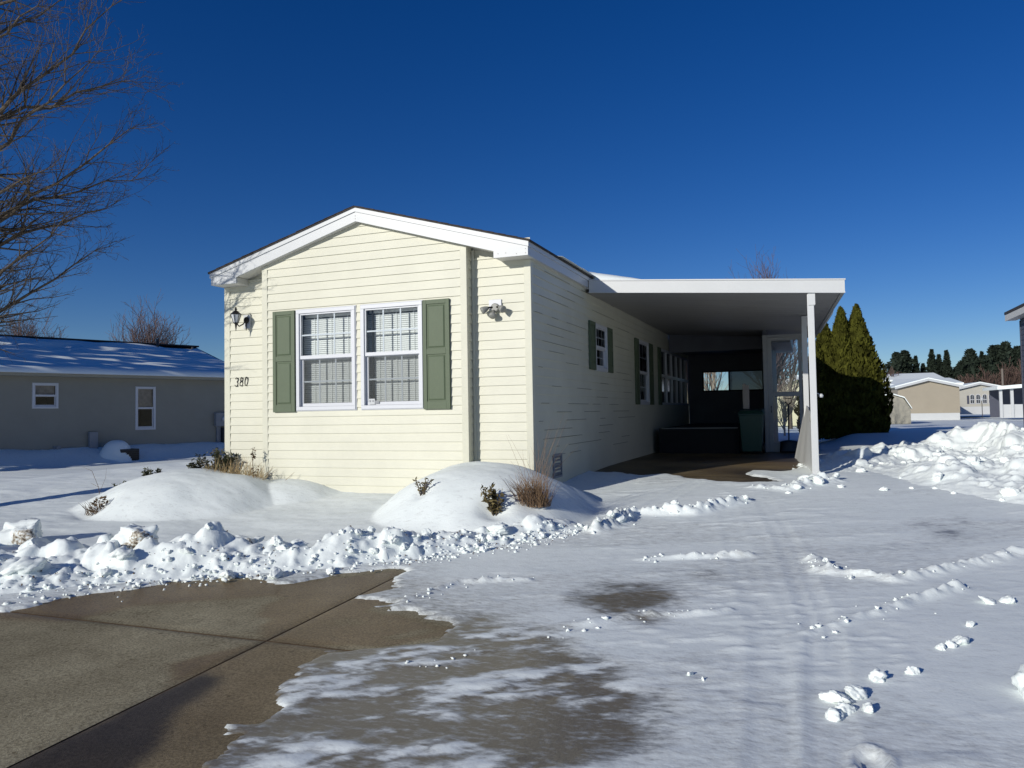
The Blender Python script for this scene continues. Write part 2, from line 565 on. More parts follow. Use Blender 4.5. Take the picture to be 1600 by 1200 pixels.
BAREPORT = [(-0.2, 2.6), (-0.4, 14.5), (3.3, 14.5), (3.15, 5.66), (2.98, 3.6), (2.75, 3.1), (2.25, 3.2), (2.2, 2.65), (2.66, 2.0), (2.06, 1.85), (1.6, 2.2), (1.15, 2.55), (0.85, 2.35), (0.5, 2.7)]
RIDGES = [([(1.10, -1.30, .10, .11), (1.27, -0.9, .15, .15), (1.33, -0.5, .07, .09)], 0), ([(1.33, -0.45, .06, .08), (1.93, -0.28, .11, .14), (2.44, 0.45, .07, .11)], 0),
          ([(3.20, -2.35, .03, .10), (3.72, -2.50, .055, .11), (4.71, -1.48, .05, .12), (6.2, -0.6, .05, .12)], 0), ([(3.10, -3.90, .012, .06), (3.61, -3.23, .04, .08), (4.11, -2.63, .05, .09)], 0),
          ([(0.35, -3.95, .01, .06), (0.59, -3.36, .035, .06), (1.08, -3.15, .03, .05)], 0), ([(1.78, -2.33, .012, .07), (2.18, -2.12, .04, .07), (2.64, -1.95, .045, .08)], 0),
          ([(3.15, -2.01, .04, .12), (3.3, -2.4, .05, .12)], 0), ([(1.1, -5.05, .008, .07), (1.56, -4.44, .02, .08), (1.93, -3.9, .025, .08), (2.64, -3.57, .035, .07)], 0),
          ([(2.45, 1.35, .03, .14), (2.9, 1.25, .06, .22), (3.3, 1.9, .10, .30)], 0), ([(4.6, -3.0, .03, .2), (5.4, -2.6, .08, .25)], 0)]
BERM = [(-7.5, -5.1, .95, .40), (-5, -4.75, .9, .36), (-3.3, -4.15, .75, .29), (-2.3, -3.62, .55, .21), (-1.4, -3.22, .48, .19), (-0.65, -2.72, .42, .17), (-0.05, -2.22, .34, .145), (0.50, -1.72, .28, .125), (0.85, -1.25, .2, .10), (1.0, -0.95, .1, .03)]
EDGE = [(-9, -4.9), (-3.4, -4.5), (-2.3, -3.7), (-1.4, -3.3), (-0.65, -2.8), (0, -2.3), (0.5, -1.8), (0.85, -1.3), (0.7, 0.0), (0.15, 1.2), (0.0, 2.2), (-0.3, 40), (-60, 40), (-60, -4.9)]

def yard_h(x, y):
    """smooth part of the snow: yard cover, drifts and the two mounds over the flower beds"""
    sdE = poly_sd(x, y, EDGE)
    yard = sstep(0.25, -0.35, sdE)
    t = 0.02+yard*(0.06+0.05*fbm(x, y, 0.45, 3, 3)+0.018*fbm(x, y*1.8, 1.6, 3, 8))
    def mound(cx, cy, rx, ry, h, p=2.2, rot=0.0):
        c, s = math.cos(rot), math.sin(rot)
        u = ((x-cx)*c+(y-cy)*s)/rx; w = (-(x-cx)*s+(y-cy)*c)/ry
        wob = 1+0.10*fbm(x, y, 1.3, 2, 21)
        q = (np.abs(u)**p+np.abs(w)**p)**(1/p)*wob
        q = np.clip(q, 0, 1)
        return h*(1-q**2.5)**1.35
    m1 = mound(-4.60, -0.92, 1.55, 1.20, 0.37, 2.0)
    m2 = mound(-0.38, -0.60, 1.24, 1.30, 0.49, 2.5)
    m3 = mound(-3.5, -0.35, 0.9, 0.7, 0.16)
    t = t+np.maximum(m1, np.maximum(m2, m3))
    for hx, hy, hr, hd in ((0.10, -1.48, .16, .10), (0.36, -1.22, .20, .05), (-0.83, -1.33, .08, .04), (-5.15, -1.75, .22, .10), (-4.25, -0.45, .3, .05)):
        t = t-hd*np.exp(-(((x-hx)**2+(y-hy)**2)/(hr*hr)))
    t = t+yard*0.05*sstep(-2.2, -0.3, y)*sstep(0.1, -1.2, x)
    t = t-yard*0.46*sstep(0.10, 1.15, (x+17.448)*.941-(y-5.548)*.339)*sstep(10.5, 5.0, (x+17.448)*.941-(y-5.548)*.339)*sstep(-6, 0, y)
    t = t+0.24*sstep(3.4, 4.3, x)*sstep(7.5, 12, y)*sstep(40, 18, y)*sstep(14, 8, x)
    return t, yard

def snow_h(x, y, detail=True):
    t, yard = yard_h(x, y)
    drive = 1-yard
    near = sstep(20, 9, np.hypot(x-3, y+8))
    wx = 0.05*fbm(x, y, 2.5, 3, 31); wy = 0.05*fbm(x, y, 2.5, 3, 47)
    sb = poly_sd(x+wx*2+.03*fbm(x, y, 9.0, 3, 33), y+wy*2+.03*fbm(x, y, 9.0, 3, 35), BARE)
    sth = poly_sd(x+wx*3, y+wy*3, THIN)
    sp = poly_sd(x+wx*2, y+wy*2, BAREPORT)
    # flecks and scuffs of the packed driveway snow, drawn out along the plough direction
    ca, sa = math.cos(rad(28)), math.sin(rad(28))
    xr = x*ca+y*sa; yr = -x*sa+y*ca
    fleck = np.maximum(0, fbm(xr*0.55, yr*1.7, 3.2, 4, 61, 0.6)-0.16)
    t = t+near*drive*(0.007*fbm(x, y, 1.1, 2, 71)+0.0032*fbm(xr*.6, yr*1.5, 5.0, 3, 81)+0.017*np.maximum(0, fbm(xr*.55, yr*1.7, 8.5, 3, 85, .6)-.20)*sstep(-.1, .15, fbm(x, y, .7, 2, 87))+0.017*fleck*sstep(0.3, -0.1, fbm(x, y, .5, 2, 83))+0.0012*fbm(x, y, 21.0, 2, 91))
    t = t+near*yard*(0.0030*fbm(x, y, 12.0, 4, 93)+0.006*fbm(x*.5+y*.3, y*1.6, 3.0, 3, 95))
    # tyre tracks
    for pts, off in (([(3.26, -9.5, 1), (3.21, -5.5, 1), (3.21, -3.9, 1), (2.94, -1.4, .8), (2.61, 0.7, .3)], 0), ([(3.0, -9.5, 1), (2.99, -5.5, 1), (2.9, -4.0, .6), (2.5, -1.5, .4), (2.2, .7, .3)], 1), ([(1.15, -1.2, .5), (1.45, .2, .8), (1.75, 1.8, .8)], 0)):
        d, w = seg_dist(x, y, pts)
        t = t-w*drive*near*(0.0045*sstep(0.11, 0.07, d)-0.003*np.exp(-((d-0.13)/0.03)**2))
        t = t+w*drive*near*0.0022*sstep(0.10, 0.07, d)*np.sign(np.sin(d*2*math.pi/0.05))*sstep(-.25, .05, fbm(x, y, 1.3, 2, 97))
    for pts, _ in RIDGES:
        d, h, w = seg_dist(x+wx, y+wy, pts)
        lum = 0.55+1.5*np.abs(fbm(x, y, 9.0, 3, 101))
        t = t+h*lum*np.exp(-(d/(w*0.55))**2)
    # footprints next to the right side
    for i, (fx, fy) in enumerate([(3.35, -5.45), (3.42, -5.75), (3.36, -6.0), (3.44, -6.25)]):
        q = np.hypot((x-fx)/0.05, (y-fy)/0.10)
        t = t-0.025*sstep(1.2, 0.7, q)+0.015*np.exp(-((q-1.4)/0.25)**2)
    # thin ice film
    thick = np.ones_like(x)
    thin = sstep(0.28, -0.22, sth)
    n4 = fbm(xr*0.6, yr*1.6, 3.5, 5, 111, 0.6)
    t = np.where(thin > 0, t*(1-thin)+thin*(0.006+0.022*np.maximum(0, n4)), t)
    n6 = fbm(xr*.7, yr*1.5, 9.0, 4, 115, .65)
    thick = thick-0.76*thin+thin*np.clip(n4*1.6+n6*.9, -0.2, 1)
    fringe = sstep(0.9, 0.0, sb)*drive
    thick = thick-0.30*fringe
    for S in STAINS:
        s1 = sstep(0.22, -0.25, poly_sd(x+wx*3, y+wy*3, S))
        thick = thick-s1*(0.75+0.8*n4)
    thick = thick-0.22*sstep(0.05, 0.35, fbm(xr*.5, yr*1.2, 0.9, 3, 121))*drive
    # edges of the bare concrete
    e = sstep(-0.02, 0.10, sb+0.16*n4)
    t = np.where(sb < 0.25, -0.05*(1-e)+t*e, t)
    e = sstep(-0.03, 0.14, sp+0.04*n4)
    t = np.where(sp < 0.2, -0.05*(1-e)+t*e, t)
    thick = thick-0.4*sstep(0.3, 0.0, sp)
    thick = np.clip(thick+yard*1.0, 0, 1)
    return t, thick

def graded(lo, hi, step, flo, fhi, gro, start=None):
    core = np.arange(lo, hi+1e-6, step)
    a = [core[0]]; d = step
    while a[-1] > flo:
        d *= gro; a.append(a[-1]-d)
    b = [core[-1]]; d = step
    while b[-1] < fhi:
        d *= gro; b.append(b[-1]+d)
    return np.array(a[1:][::-1]+list(core)+b[1:])
def grid_faces(nx, ny):
    i = np.arange(nx-1)[None, :]; j = np.arange(ny-1)[:, None]
    a = (j*nx+i)
    return np.stack([a, a+1, a+nx+1, a+nx], -1).reshape(-1, 4)

xs = graded(-7.5, 6.0, 0.026, -900, 900, 1.07)
ys = graded(-7.6, 3.2, 0.020, -120, 1500, 1.055)
GX, GYY = np.meshgrid(xs, ys)
T, TH = snow_h(GX, GYY)
far = sstep(9, 30, np.hypot(GX-3, GYY+8))
Z = g0(GYY)+T+far*(0.05*fbm(GX, GYY, 0.12, 3, 131)+0.02*fbm(GX, GYY, .5, 2, 133))
Z = np.where((GX < -0.3) & (GX > -4.5) & (GYY > 0.3) & (GYY < 14.3), np.minimum(Z, 0.15), Z)
snow_ground = mesh_np("snow_covered_ground", np.stack([GX, GYY, Z], -1).reshape(-1, 3), grid_faces(len(xs), len(ys)), M['snow_ground'])
vattr(snow_ground, "thick", TH.ravel())
snow_ground['kind'] = 'structure'

def ground_z(x, y):
    t, _ = snow_h(np.array([float(x)]), np.array([float(y)]))
    return float(g0(np.array([float(y)]))[0]+t[0])

# concrete slabs with real joints
def slab(mb_list, x0, x1, y0, y1, st):
    xx = np.linspace(x0, x1, max(2, int((x1-x0)/st)+1)); yy = np.linspace(y0, y1, max(2, int((y1-y0)/st)+1))
    X, Y = np.meshgrid(xx, yy)
    zz = g0(Y)+0.0015*fbm(X, Y, 2.0, 3, 141)
    dx = np.minimum(np.minimum(X-x0, x1-X), np.minimum(Y-y0, y1-Y))
    zz = zz-np.where(dx < 1e-6, 0.006, 0)
    mb_list.append((np.stack([X, Y, zz], -1).reshape(-1, 3), grid_faces(len(xx), len(yy))))
parts = []
JX, JY = -0.06, -4.85
G = 0.008
slab(parts, -7.0, JX-G, -12, JY-G, 0.05); slab(parts, JX+G, 5.5, -12, JY-G, 0.05)
slab(parts, -7.0, JX-G, JY+G, -1.6, 0.05); slab(parts, JX+G, 5.5, JY+G, -1.6, 0.05)
slab(parts, JX+G, 3.6, -1.6+2*G, 2.4, 0.08); slab(parts, JX+G, 3.6, 2.4+2*G, 13.6, 0.10)
V = []; F = []; o = 0
for v, f in parts:
    V.append(v); F.append(f+o); o += len(v)
V = np.concatenate(V); F = np.concatenate(F)
drive = mesh_np("concrete_driveway", V, F, M['concrete'])
x, y = V[:, 0], V[:, 1]
wq = 0.10*fbm(x, y, 2.2, 4, 151)
def soft(poly, a=0.05):
    return sstep(a, -a, poly_sd(x+wq, y+wq, poly))
WET2 = [(-0.95, -3.85), (-0.19, -3.1), (0.3, -3.6), (0.25, -4.1), (1.1, -4.32), (0.78, -4.7), (0.32, -4.84), (-0.05, -4.84), (-0.5, -4.45), (-0.60, -4.05)]
WET1 = [(-0.34, -5.37), (-0.06, -4.86), (-0.05, -5.29), (-0.05, -5.6)]
WET0 = [(-3.4, -5.05), (-2.2, -4.0), (-0.88, -3.5), (-0.55, -3.9), (-1.57, -4.50), (-1.69, -4.90), (-2.6, -5.02)]
DRY = [(0.62, -4.60), (0.86, -4.30), (0.95, -4.38), (0.74, -4.62)]
DRY2 = [(0.05, -4.45), (0.22, -4.28), (0.38, -4.40), (0.2, -4.55)]
wet = np.maximum(np.maximum(soft(WET2, .03), soft(WET1, .04)), soft(WET0, .08))
wet = np.clip(wet-0.8*soft(DRY, .02)-0.5*soft(DRY2, .06), 0, 1)
RIGHT = [(JX, JY), (3.0, JY), (3.0, -9), (JX, -9)]
wet = np.maximum(wet, (x > JX)*(y < JY)*0.75*np.clip(0.8+fbm(x, y, 1.2, 3, 161), 0, 1))
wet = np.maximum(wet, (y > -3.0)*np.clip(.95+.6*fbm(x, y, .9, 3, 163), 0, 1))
DARKP = [(JX, JY-0.55), (JX, -8), (0.6, -8), (0.45, -6.2), (0.25, -5.75), (0.12, -5.4)]
dark = np.maximum(soft(DARKP, .06)*(x > JX), 0.9*np.exp(-(np.abs(x-JX)/0.02)**2)*(y > -5.2)*(y < -4.6)*0.5)
dark = np.maximum(dark, np.exp(-(np.abs(y-JY)/0.018)**2)*0.5)
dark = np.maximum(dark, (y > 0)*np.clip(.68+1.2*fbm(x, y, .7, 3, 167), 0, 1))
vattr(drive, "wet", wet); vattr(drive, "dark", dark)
drive['kind'] = 'structure'
q = MB()
for k in range(40):
    ya, yb = -12+k*.26, -12+(k+1)*.26
    za, zb = float(g0(np.array([ya]))[0])-.010, float(g0(np.array([yb]))[0])-.010
    q.poly([(JX-.03, ya, za), (JX+.03, ya, za), (JX+.03, yb, zb), (JX-.03, yb, zb)])
zj = float(g0(np.array([JY]))[0])-.011
q.poly([(-7, JY-.03, zj-.002), (5.5, JY-.03, zj-.002), (5.5, JY+.03, zj+.002), (-7, JY+.03, zj+.002)])
jo = q.build('driveway_joint_filler', M['deadleaf'])
jo['kind'] = 'structure'

# ------------------------------------------------------------------ siding and windows
def clip_strip(poly, z0, z1):
    def half(P, s, lim):
        out = []
        for i in range(len(P)):
            a, b = P[i], P[(i+1) % len(P)]
            ia, ib = s*(a[1]-lim) >= -1e-9, s*(b[1]-lim) >= -1e-9
            if ia:
                out.append(a)
            if ia != ib:
                t = (lim-a[1])/(b[1]-a[1])
                out.append((a[0]+t*(b[0]-a[0]), lim))
        return out
    P = half(poly, 1, z0)
    if len(P) < 3:
        return []
    P = half(P, -1, z1)
    return P if len(P) >= 3 else []
def siding(mb, polys, fn, phase, c=0.1143, t=0.0135):
    """lapped courses; polys are convex outlines in (u, z); fn(u, n, z) maps to the world, n outward"""
    for poly in polys:
        zl, zh = min(p[1] for p in poly), max(p[1] for p in poly)
        k = math.floor((zl-phase)/c)
        while phase+k*c < zh-1e-6:
            z0 = phase+k*c; z1 = z0+c
            P = clip_strip(poly, z0, z1)
            if len(P) >= 3:
                mb.poly([fn(u, t*(1-(z-z0)/c)+0.001, z) for u, z in P])
                low = [p for p in P if abs(p[1]-z0) < 1e-7]
                if len(low) >= 2:
                    a, b = min(low), max(low)
                    mb.poly([fn(a[0], 0.001, z0), fn(b[0], 0.001, z0), fn(b[0], t+0.001, z0), fn(a[0], t+0.001, z0)])
            k += 1
def front(y0):
    return lambda u, n, z: (u, y0-n, z)
def sidef(x0):
    return lambda u, n, z: (x0+n, u, z)

def window(parent, fn, u0, u1, z0, z1, zmid=None, cols=3, rows=2, blind=True, screen=True, depth=0.13, glass=None, slat=0.027, room=True):
    fw = 0.05
    b = MB()
    for (a0, a1, c0, c1) in ((u0, u1, z0, z0+fw), (u0, u1, z1-fw, z1), (u0, u0+fw, z0+fw, z1-fw), (u1-fw, u1, z0+fw, z1-fw)):
        b.box(a0, a1, -0.06, 0.032, c0, c1, fn)
    for (a0, a1, c0, c1) in ((u0-.012, u1+.012, z0-.012, z0), (u0-.012, u1+.012, z1, z1+.012), (u0-.012, u0, z0, z1), (u1, u1+.012, z0, z1)):
        b.box(a0, a1, -0.02, 0.018, c0, c1, fn)
    w = b.build('window', M['vinyl_white'], parent, bevel=0.004)
    i0, i1, k0, k1 = u0+fw, u1-fw, z0+fw, z1-fw
    if zmid is None:
        zmid = (z0+z1)/2
    for lower in (False, True):
        a, c = (k0, zmid+0.01) if lower else (zmid-0.02, k1)
        n0, n1 = (-0.045, -0.018) if lower else (-0.012, 0.014)
        sw = 0.036 if lower else 0.022
        s = MB()
        e = 0.0015
        s.box(i0+e, i1-e, n0, n1, a+e, a+(0.05 if not lower else 0.045), fn); s.box(i0+e, i1-e, n0, n1, c-(0.04 if lower else 0.02), c-e, fn)
        a2, c2 = a+(0.05 if not lower else 0.045), c-(0.04 if lower else 0.02)
        s.box(i0+e, i0+sw, n0, n1, a2, c2, fn); s.box(i1-sw, i1-e, n0, n1, a2, c2, fn)
        s.build('sash', M['vinyl_white'], w, bevel=0.003)
        p0, p1 = i0+sw, i1-sw
        nm = (n0+n1)/2
        g = MB(); g.poly([fn(p0, nm+.004, a2), fn(p1, nm+.004, a2), fn(p1, nm+.004, c2), fn(p0, nm+.004, c2)])
        g.build('pane', glass or M['glass'], w)
        if cols:
            q = MB(); mw = 0.010
            for i in range(1, cols):
                uu = p0+(p1-p0)*i/cols
                q.box(uu-mw, uu+mw, nm-.006, nm+.001, a2, c2, fn)
            for j in range(1, rows):
                zz = a2+(c2-a2)*j/rows
                last = p0
                for i in range(cols):
                    ua = p0+(p1-p0)*i/cols+(mw if i else 0); ub = p0+(p1-p0)*(i+1)/cols-(mw if i < cols-1 else 0)
                    q.box(ua, ub, nm-.006, nm+.001, zz-mw, zz+mw, fn)
            q.build('muntin_grid', M['vinyl_white'], w)
        if lower and screen:
            q = MB(); q.poly([fn(p0, n1+.008, a2), fn(p1, n1+.008, a2), fn(p1, n1+.008, c2), fn(p0, n1+.008, c2)])
            q.build('insect_screen', M['screen'], w)
    if blind:
        q = MB()
        z = k0+0.01
        while z < k1-0.05:
            jig = random.uniform(-.0015, .0015)
            A = [fn(i0-.035, -depth-0.005, z+.0122+jig), fn(i1+.01, -depth-0.005, z+.0122), fn(i1+.01, -depth+0.005, z-.0118), fn(i0-.035, -depth+0.005, z-.0118+jig)]
            q.poly(A)
            z += slat
        q.box(i0, i1, -depth-.02, -depth+.02, k1-0.045, k1-0.005, fn)
        for uu in (i0+(i1-i0)*.18, i0+(i1-i0)*.5, i0+(i1-i0)*.82):
            q.box(uu-.0035, uu+.0035, -depth+.012, -depth+.014, k0, k1-.045, fn)
        q.build('blind', M['blind'], w)
    if room:
        q = MB(); dd = -0.8 if blind else -1.6
        e = 0.25
        q.poly([fn(i0-e, dd, k0-e), fn(i1+e, dd, k0-e), fn(i1+e, dd, k1+e), fn(i0-e, dd, k1+e)])
        for (a, b2, c, d) in ((i0-e, i0-e, k0-e, k1+e), (i1+e, i1+e, k0-e, k1+e)):
            q.poly([fn(a, -.07, c), fn(a, dd, c), fn(a, dd, d), fn(a, -.07, d)])
        for zz in (k0-e, k1+e):
            q.poly([fn(i0-e, -.07, zz), fn(i1+e, -.07, zz), fn(i1+e, dd, zz), fn(i0-e, dd, zz)])
        q.build('room_behind', M['room'], w)
    return w

def shutter(parent, fn, u0, u1, z0, z1, m=None):
    q = MB()
    q.box(u0, u1, 0.012, 0.030, z0, z1, fn)
    st = 0.052
    n0, n1 = 0.030, 0.042
    zm = z0+(z1-z0)*0.525
    q.box(u0, u0+st, n0, n1, z0, z1, fn); q.box(u1-st, u1, n0, n1, z0, z1, fn)
    for a, b in ((z0, z0+0.10), (zm-.035, zm+.035), (z1-0.055, z1)):
        q.box(u0+st, u1-st, n0, n1-.0005, a, b, fn)
    for a, b in ((z0+0.10, zm-.035), (zm+.035, z1-0.055)):
        m1 = 0.014; m2 = 0.032
        lo = [(u0+st+m1, a+m1), (u1-st-m1, a+m1), (u1-st-m1, b-m1), (u0+st+m1, b-m1)]
        hi = [(u0+st+m2, a+m2), (u1-st-m2, a+m2), (u1-st-m2, b-m2), (u0+st+m2, b-m2)]
        q.hexa([fn(p[0], 0.0302, p[1]) for p in lo], [fn(p[0], 0.0405, p[1]) for p in hi])
    return q.build('shutter', m or M['shutter'], parent, bevel=0.0025)

# ------------------------------------------------------------------ the mobile home
C = 0.1143
home = thing('mobile_home', 'cream vinyl sided mobile home with green shutters and the number 380', 'mobile home', (-2.36, 0, 0.2))
XB0, XB1, YB = -3.909, -0.794, -0.162
W0 = -4.717
APX = -2.34
def rake(xv):
    return 3.889-0.2957*abs(xv-APX)
WL = (-3.345, -2.405); WR = (-2.316, -1.403); WZ = (1.41, 2.78)
q = MB()
fb = front(YB)
zt = WZ[1]
polys = [[(XB0, -.05), (XB1, -.05), (XB1, WZ[0]), (XB0, WZ[0])], [(XB0, WZ[0]), (WL[0], WZ[0]), (WL[0], zt), (XB0, zt)], [(WL[1], WZ[0]), (WR[0], WZ[0]), (WR[0], zt), (WL[1], zt)],
         [(WR[1], WZ[0]), (XB1, WZ[0]), (XB1, zt), (WR[1], zt)], [(XB0, zt), (XB1, zt), (XB1, rake(XB1)+.02), (APX, rake(APX)+.02), (XB0, rake(XB0)+.02)]]
siding(q, polys, fb, 3.0385)
# returns of the bump-out
siding(q, [[(YB, -.05), (0, -.05), (0, 3.5), (YB, 3.5)]], lambda u, n, z: (XB1+n, u, z), 3.0385)
siding(q, [[(YB, -.05), (0, -.05), (0, 3.5), (YB, 3.5)]], lambda u, n, z: (XB0-n, u, z), 3.0385)
q.build('bump_out_wall', M['siding'], home)
for a, b in ((W0, XB0), (XB1, 0.0)):
    q = MB()
    siding(q, [[(a, -.05), (b, -.05), (b, 3.3), (a, 3.3)]], front(0), 3.0445)
    if a == W0:
        q.poly([(a, 0.02, 3.29), (b, 0.02, 3.29), (b, 0.02, 3.5), (a, 0.02, 3.5)])
    else:
        q.poly([(a, 0.02, 3.29), (b, 0.02, 3.29), (b, 0.02, 3.5), (a, 0.02, 3.5)])
    q.build('end_wall', M['siding'], home)
# long right-hand wall with its window openings
SW = [(2.95, 3.716, 1.99, 2.735), (6.26, 7.27, 1.46, 2.755)]
W3 = (8.70, 13.25, 1.46, 2.755)
q = MB()
fs_ = sidef(0)
zc = 3.24
ycur = 0.0
for (a, b, c, d) in SW+[W3]:
    siding(q, [[(ycur, .0), (a, .0), (a, zc), (ycur, zc)], [(a, .0), (b, .0), (b, c), (a, c)], [(a, d), (b, d), (b, zc), (a, zc)]], fs_, 3.0445)
    ycur = b
siding(q, [[(ycur, 0), (14.4, 0), (14.4, zc), (ycur, zc)]], fs_, 3.0445)
q.build('side_wall', M['siding'], home)
q = MB(); siding(q, [[(0, 0), (14.4, 0), (14.4, zc), (0, zc)]], lambda u, n, z: (W0-n, u, z), 3.0445)
q.build('side_wall', M['siding'], home)
q = MB(); siding(q, [[(W0, 0), (0, 0), (0, 3.2), (APX, 3.9), (W0, 3.2)]], lambda u, n, z: (u, 14.4+n, z), 3.0445)
q.build('rear_wall', M['siding'], home)
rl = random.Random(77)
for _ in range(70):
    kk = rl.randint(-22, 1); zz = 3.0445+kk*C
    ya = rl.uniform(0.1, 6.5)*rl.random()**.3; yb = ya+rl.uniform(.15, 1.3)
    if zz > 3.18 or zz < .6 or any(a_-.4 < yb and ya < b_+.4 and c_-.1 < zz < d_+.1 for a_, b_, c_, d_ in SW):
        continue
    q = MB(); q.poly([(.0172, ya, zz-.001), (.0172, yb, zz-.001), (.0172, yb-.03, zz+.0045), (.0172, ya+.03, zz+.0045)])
    q.build('lap_shadow_strip', M['lap_shadow'], home)  # dark strips stand in for the shadow lines under the siding laps
# corner posts
def corner_post(xa, xb, ya, yb, z0, z1):
    q = MB(); q.box(xa, xb, ya, yb, z0, z1); return q.build('corner_trim', M['siding'], home, bevel=0.004)
corner_post(-0.075, 0.016, -0.016, 0.07, 0.0, 3.222)
corner_post(W0-0.016, W0+0.085, -0.016, 0.07, 0.0, 3.222)
corner_post(XB1-0.075, XB1+0.016, YB-0.016, YB+0.045, 0.0, rake(XB1)+.01)
corner_post(XB0-0.016, XB0+0.075, YB-0.016, YB+0.045, 0.0, rake(XB0)+.01)
corner_post(XB1+0.013, XB1+0.045, -0.02, -0.001, 0.0, 3.4)
corner_post(XB0-0.045, XB0-0.013, -0.02, -0.001, 0.0, 3.4)
# windows and shutters of the front
for (a, b) in (WL, WR):
    window(home, fb, a, b, WZ[0], WZ[1], 2.125)
for (a, b) in ((-3.725, -3.362), (-1.390, -1.016)):
    shutter(home, front(YB), a, b, 1.392, 2.782)
# sticker in the corner of the right window
q = MB(); q.box(WR[0]+.095, WR[0]+.185, 0.0, 0.001, WZ[0]+.06, WZ[0]+.135, lambda u, n, z: (u, YB+0.006-n, z))
st = q.build('window_sticker', M['trim'], home)
q = MB()
for k in range(2):
    q.lathe([(.014, 0), (.014, .0012)], (WR[0]+.115+.045*k, YB+0.0045, WZ[0]+.105), (0, -1, 0), 10)
q.box(WR[0]+.19, WR[0]+.25, YB+0.0045, YB+0.0055, WZ[0]+.07, WZ[0]+.11)
q.build('sticker_print', M['utility'], st)
# side windows
for (a, b, c, d) in SW:
    window(home, fs_, a, b, c, d, cols=3 if b < 4 else 2, blind=False, screen=False)
for (a, b, c, d) in ((2.59, 2.93, 1.985, 2.745), (3.735, 4.06, 1.985, 2.745), (5.91, 6.24, 1.455, 2.76), (7.29, 7.70, 1.455, 2.76), (8.35, 8.67, 1.455, 2.76)):
    shutter(home, fs_, a, b, c, d)
# long bay of six lights
q = MB()
a, b, c, d = W3
q.box(a, b, -.06, .03, c, c+.05, fs_); q.box(a, b, -.06, .03, d-.05, d, fs_)
zm = 2.13
n = 6
for i in range(n+1):
    uu = a+(b-a)*i/n
    q.box(max(a, uu-.03), min(b, uu+.03), -.06, .029, c+.05, d-.05, fs_)
for i in range(n):
    q.box(a+(b-a)*i/n+.03, a+(b-a)*(i+1)/n-.03, -.05, .024, zm-.035, zm+.035, fs_)
w3 = q.build('window', M['vinyl_white'], home, bevel=0.003)
for i in range(n):
    for (z0, z1) in ((c+.05, zm-.035), (zm+.035, d-.05)):
        q = MB(); u0, u1 = a+(b-a)*i/n+.03, a+(b-a)*(i+1)/n-.03
        q.poly([fs_(u0, -.01, z0), fs_(u1, -.01, z0), fs_(u1, -.01, z1), fs_(u0, -.01, z1)])
        q.build('pane', M['dark_glass'], w3)
# fascia and gable rake board
q = MB()
YF = -0.258
tipL, tipR = -4.752, 0.072
stL, stR = APX-(-0.375-APX), -0.375
ptop = [(tipL, 3.387), (APX, 4.072), (tipR, 3.387)]
outline = [(tipL, 3.222), (stL, 3.222), (stL, rake(stL)), (APX, rake(APX)), (stR, rake(stR)), (stR, 3.222), (tipR, 3.222), (tipR, 3.327), (APX, 4.012), (tipL, 3.327)]
L = [(tipL, 3.222), (stL, 3.222), (stL, rake(stL)), (APX, rake(APX)), (APX, 4.012), (tipL, 3.327)]
Rr = [(stR, 3.222), (tipR, 3.222), (tipR, 3.327), (APX, 4.012), (APX, rake(APX)), (stR, rake(stR))]
for P in (L, Rr):
    q.prism([(px, YF, pz) for px, pz in P], (0, 0.03, 0))
q.build('gable_fascia', M['trim'], home)
q = MB()
for s, tip in ((-1, tipL), (1, tipR)):
    P = [(tip+.012*s, 3.324), (APX, 4.014), (APX, 4.074), (tip+.012*s, 3.386)]
    q.prism([(px, YF-.014, pz) for px, pz in P], (0, 0.046, 0))
q.build('drip_trim', M['trim'], home)
for fx, fz in ((stR+.06, 3.27), (stR+.16, 3.27), (stR+.30, 3.25), (tipR-.03, 3.25), (APX, 3.92), (APX, 3.96), (tipR-.03, 3.30)):
    q = MB(); q.lathe([(.006, 0), (.006, .003)], (fx, YF-.0005, fz), (0, -1, 0), 8)
    q.build('nail_head', M['grey_metal'], home)
# rake soffits and eave return boxes
q = MB()
for s in (-1, 1):
    xa = APX; xb = stR if s > 0 else stL
    q.hexa([(xa, YF+.031, rake(xa)+.004), (xb, YF+.031, rake(xb)+.004), (xb, 0.02, rake(xb)+.004), (xa, 0.02, rake(xa)+.004)],
           [(xa, YF+.031, rake(xa)+.03), (xb, YF+.031, rake(xb)+.03), (xb, 0.02, rake(xb)+.03), (xa, 0.02, rake(xa)+.03)])
for (xa, xb) in ((stR+.002, tipR-.02), (tipL+.02, stL-.002)):
    q.box(xa, xb, YF+.031, 0.0, 3.2245, 3.31)
q.build('soffit', M['soffit'], home, bevel=0.003)
for s, xe in ((1, tipR), (-1, tipL)):
    q = MB()
    q.box(min(xe, xe-s*.025), max(xe, xe-s*.025), YF+.032, 14.6, 3.222, 3.327)
    q.box(min(xe+s*.012, xe-s*.01), max(xe+s*.012, xe-s*.01), YF+.034, 14.6, 3.3275, 3.384)
    q.build('eave_fascia', M['trim'], home)
    q = MB(); q.box(min(xe-s*.026, (0 if s > 0 else W0)), max(xe-s*.026, (0 if s > 0 else W0)), 0.002, 14.6, 3.226, 3.24)
    q.build('eave_soffit', M['soffit'], home)
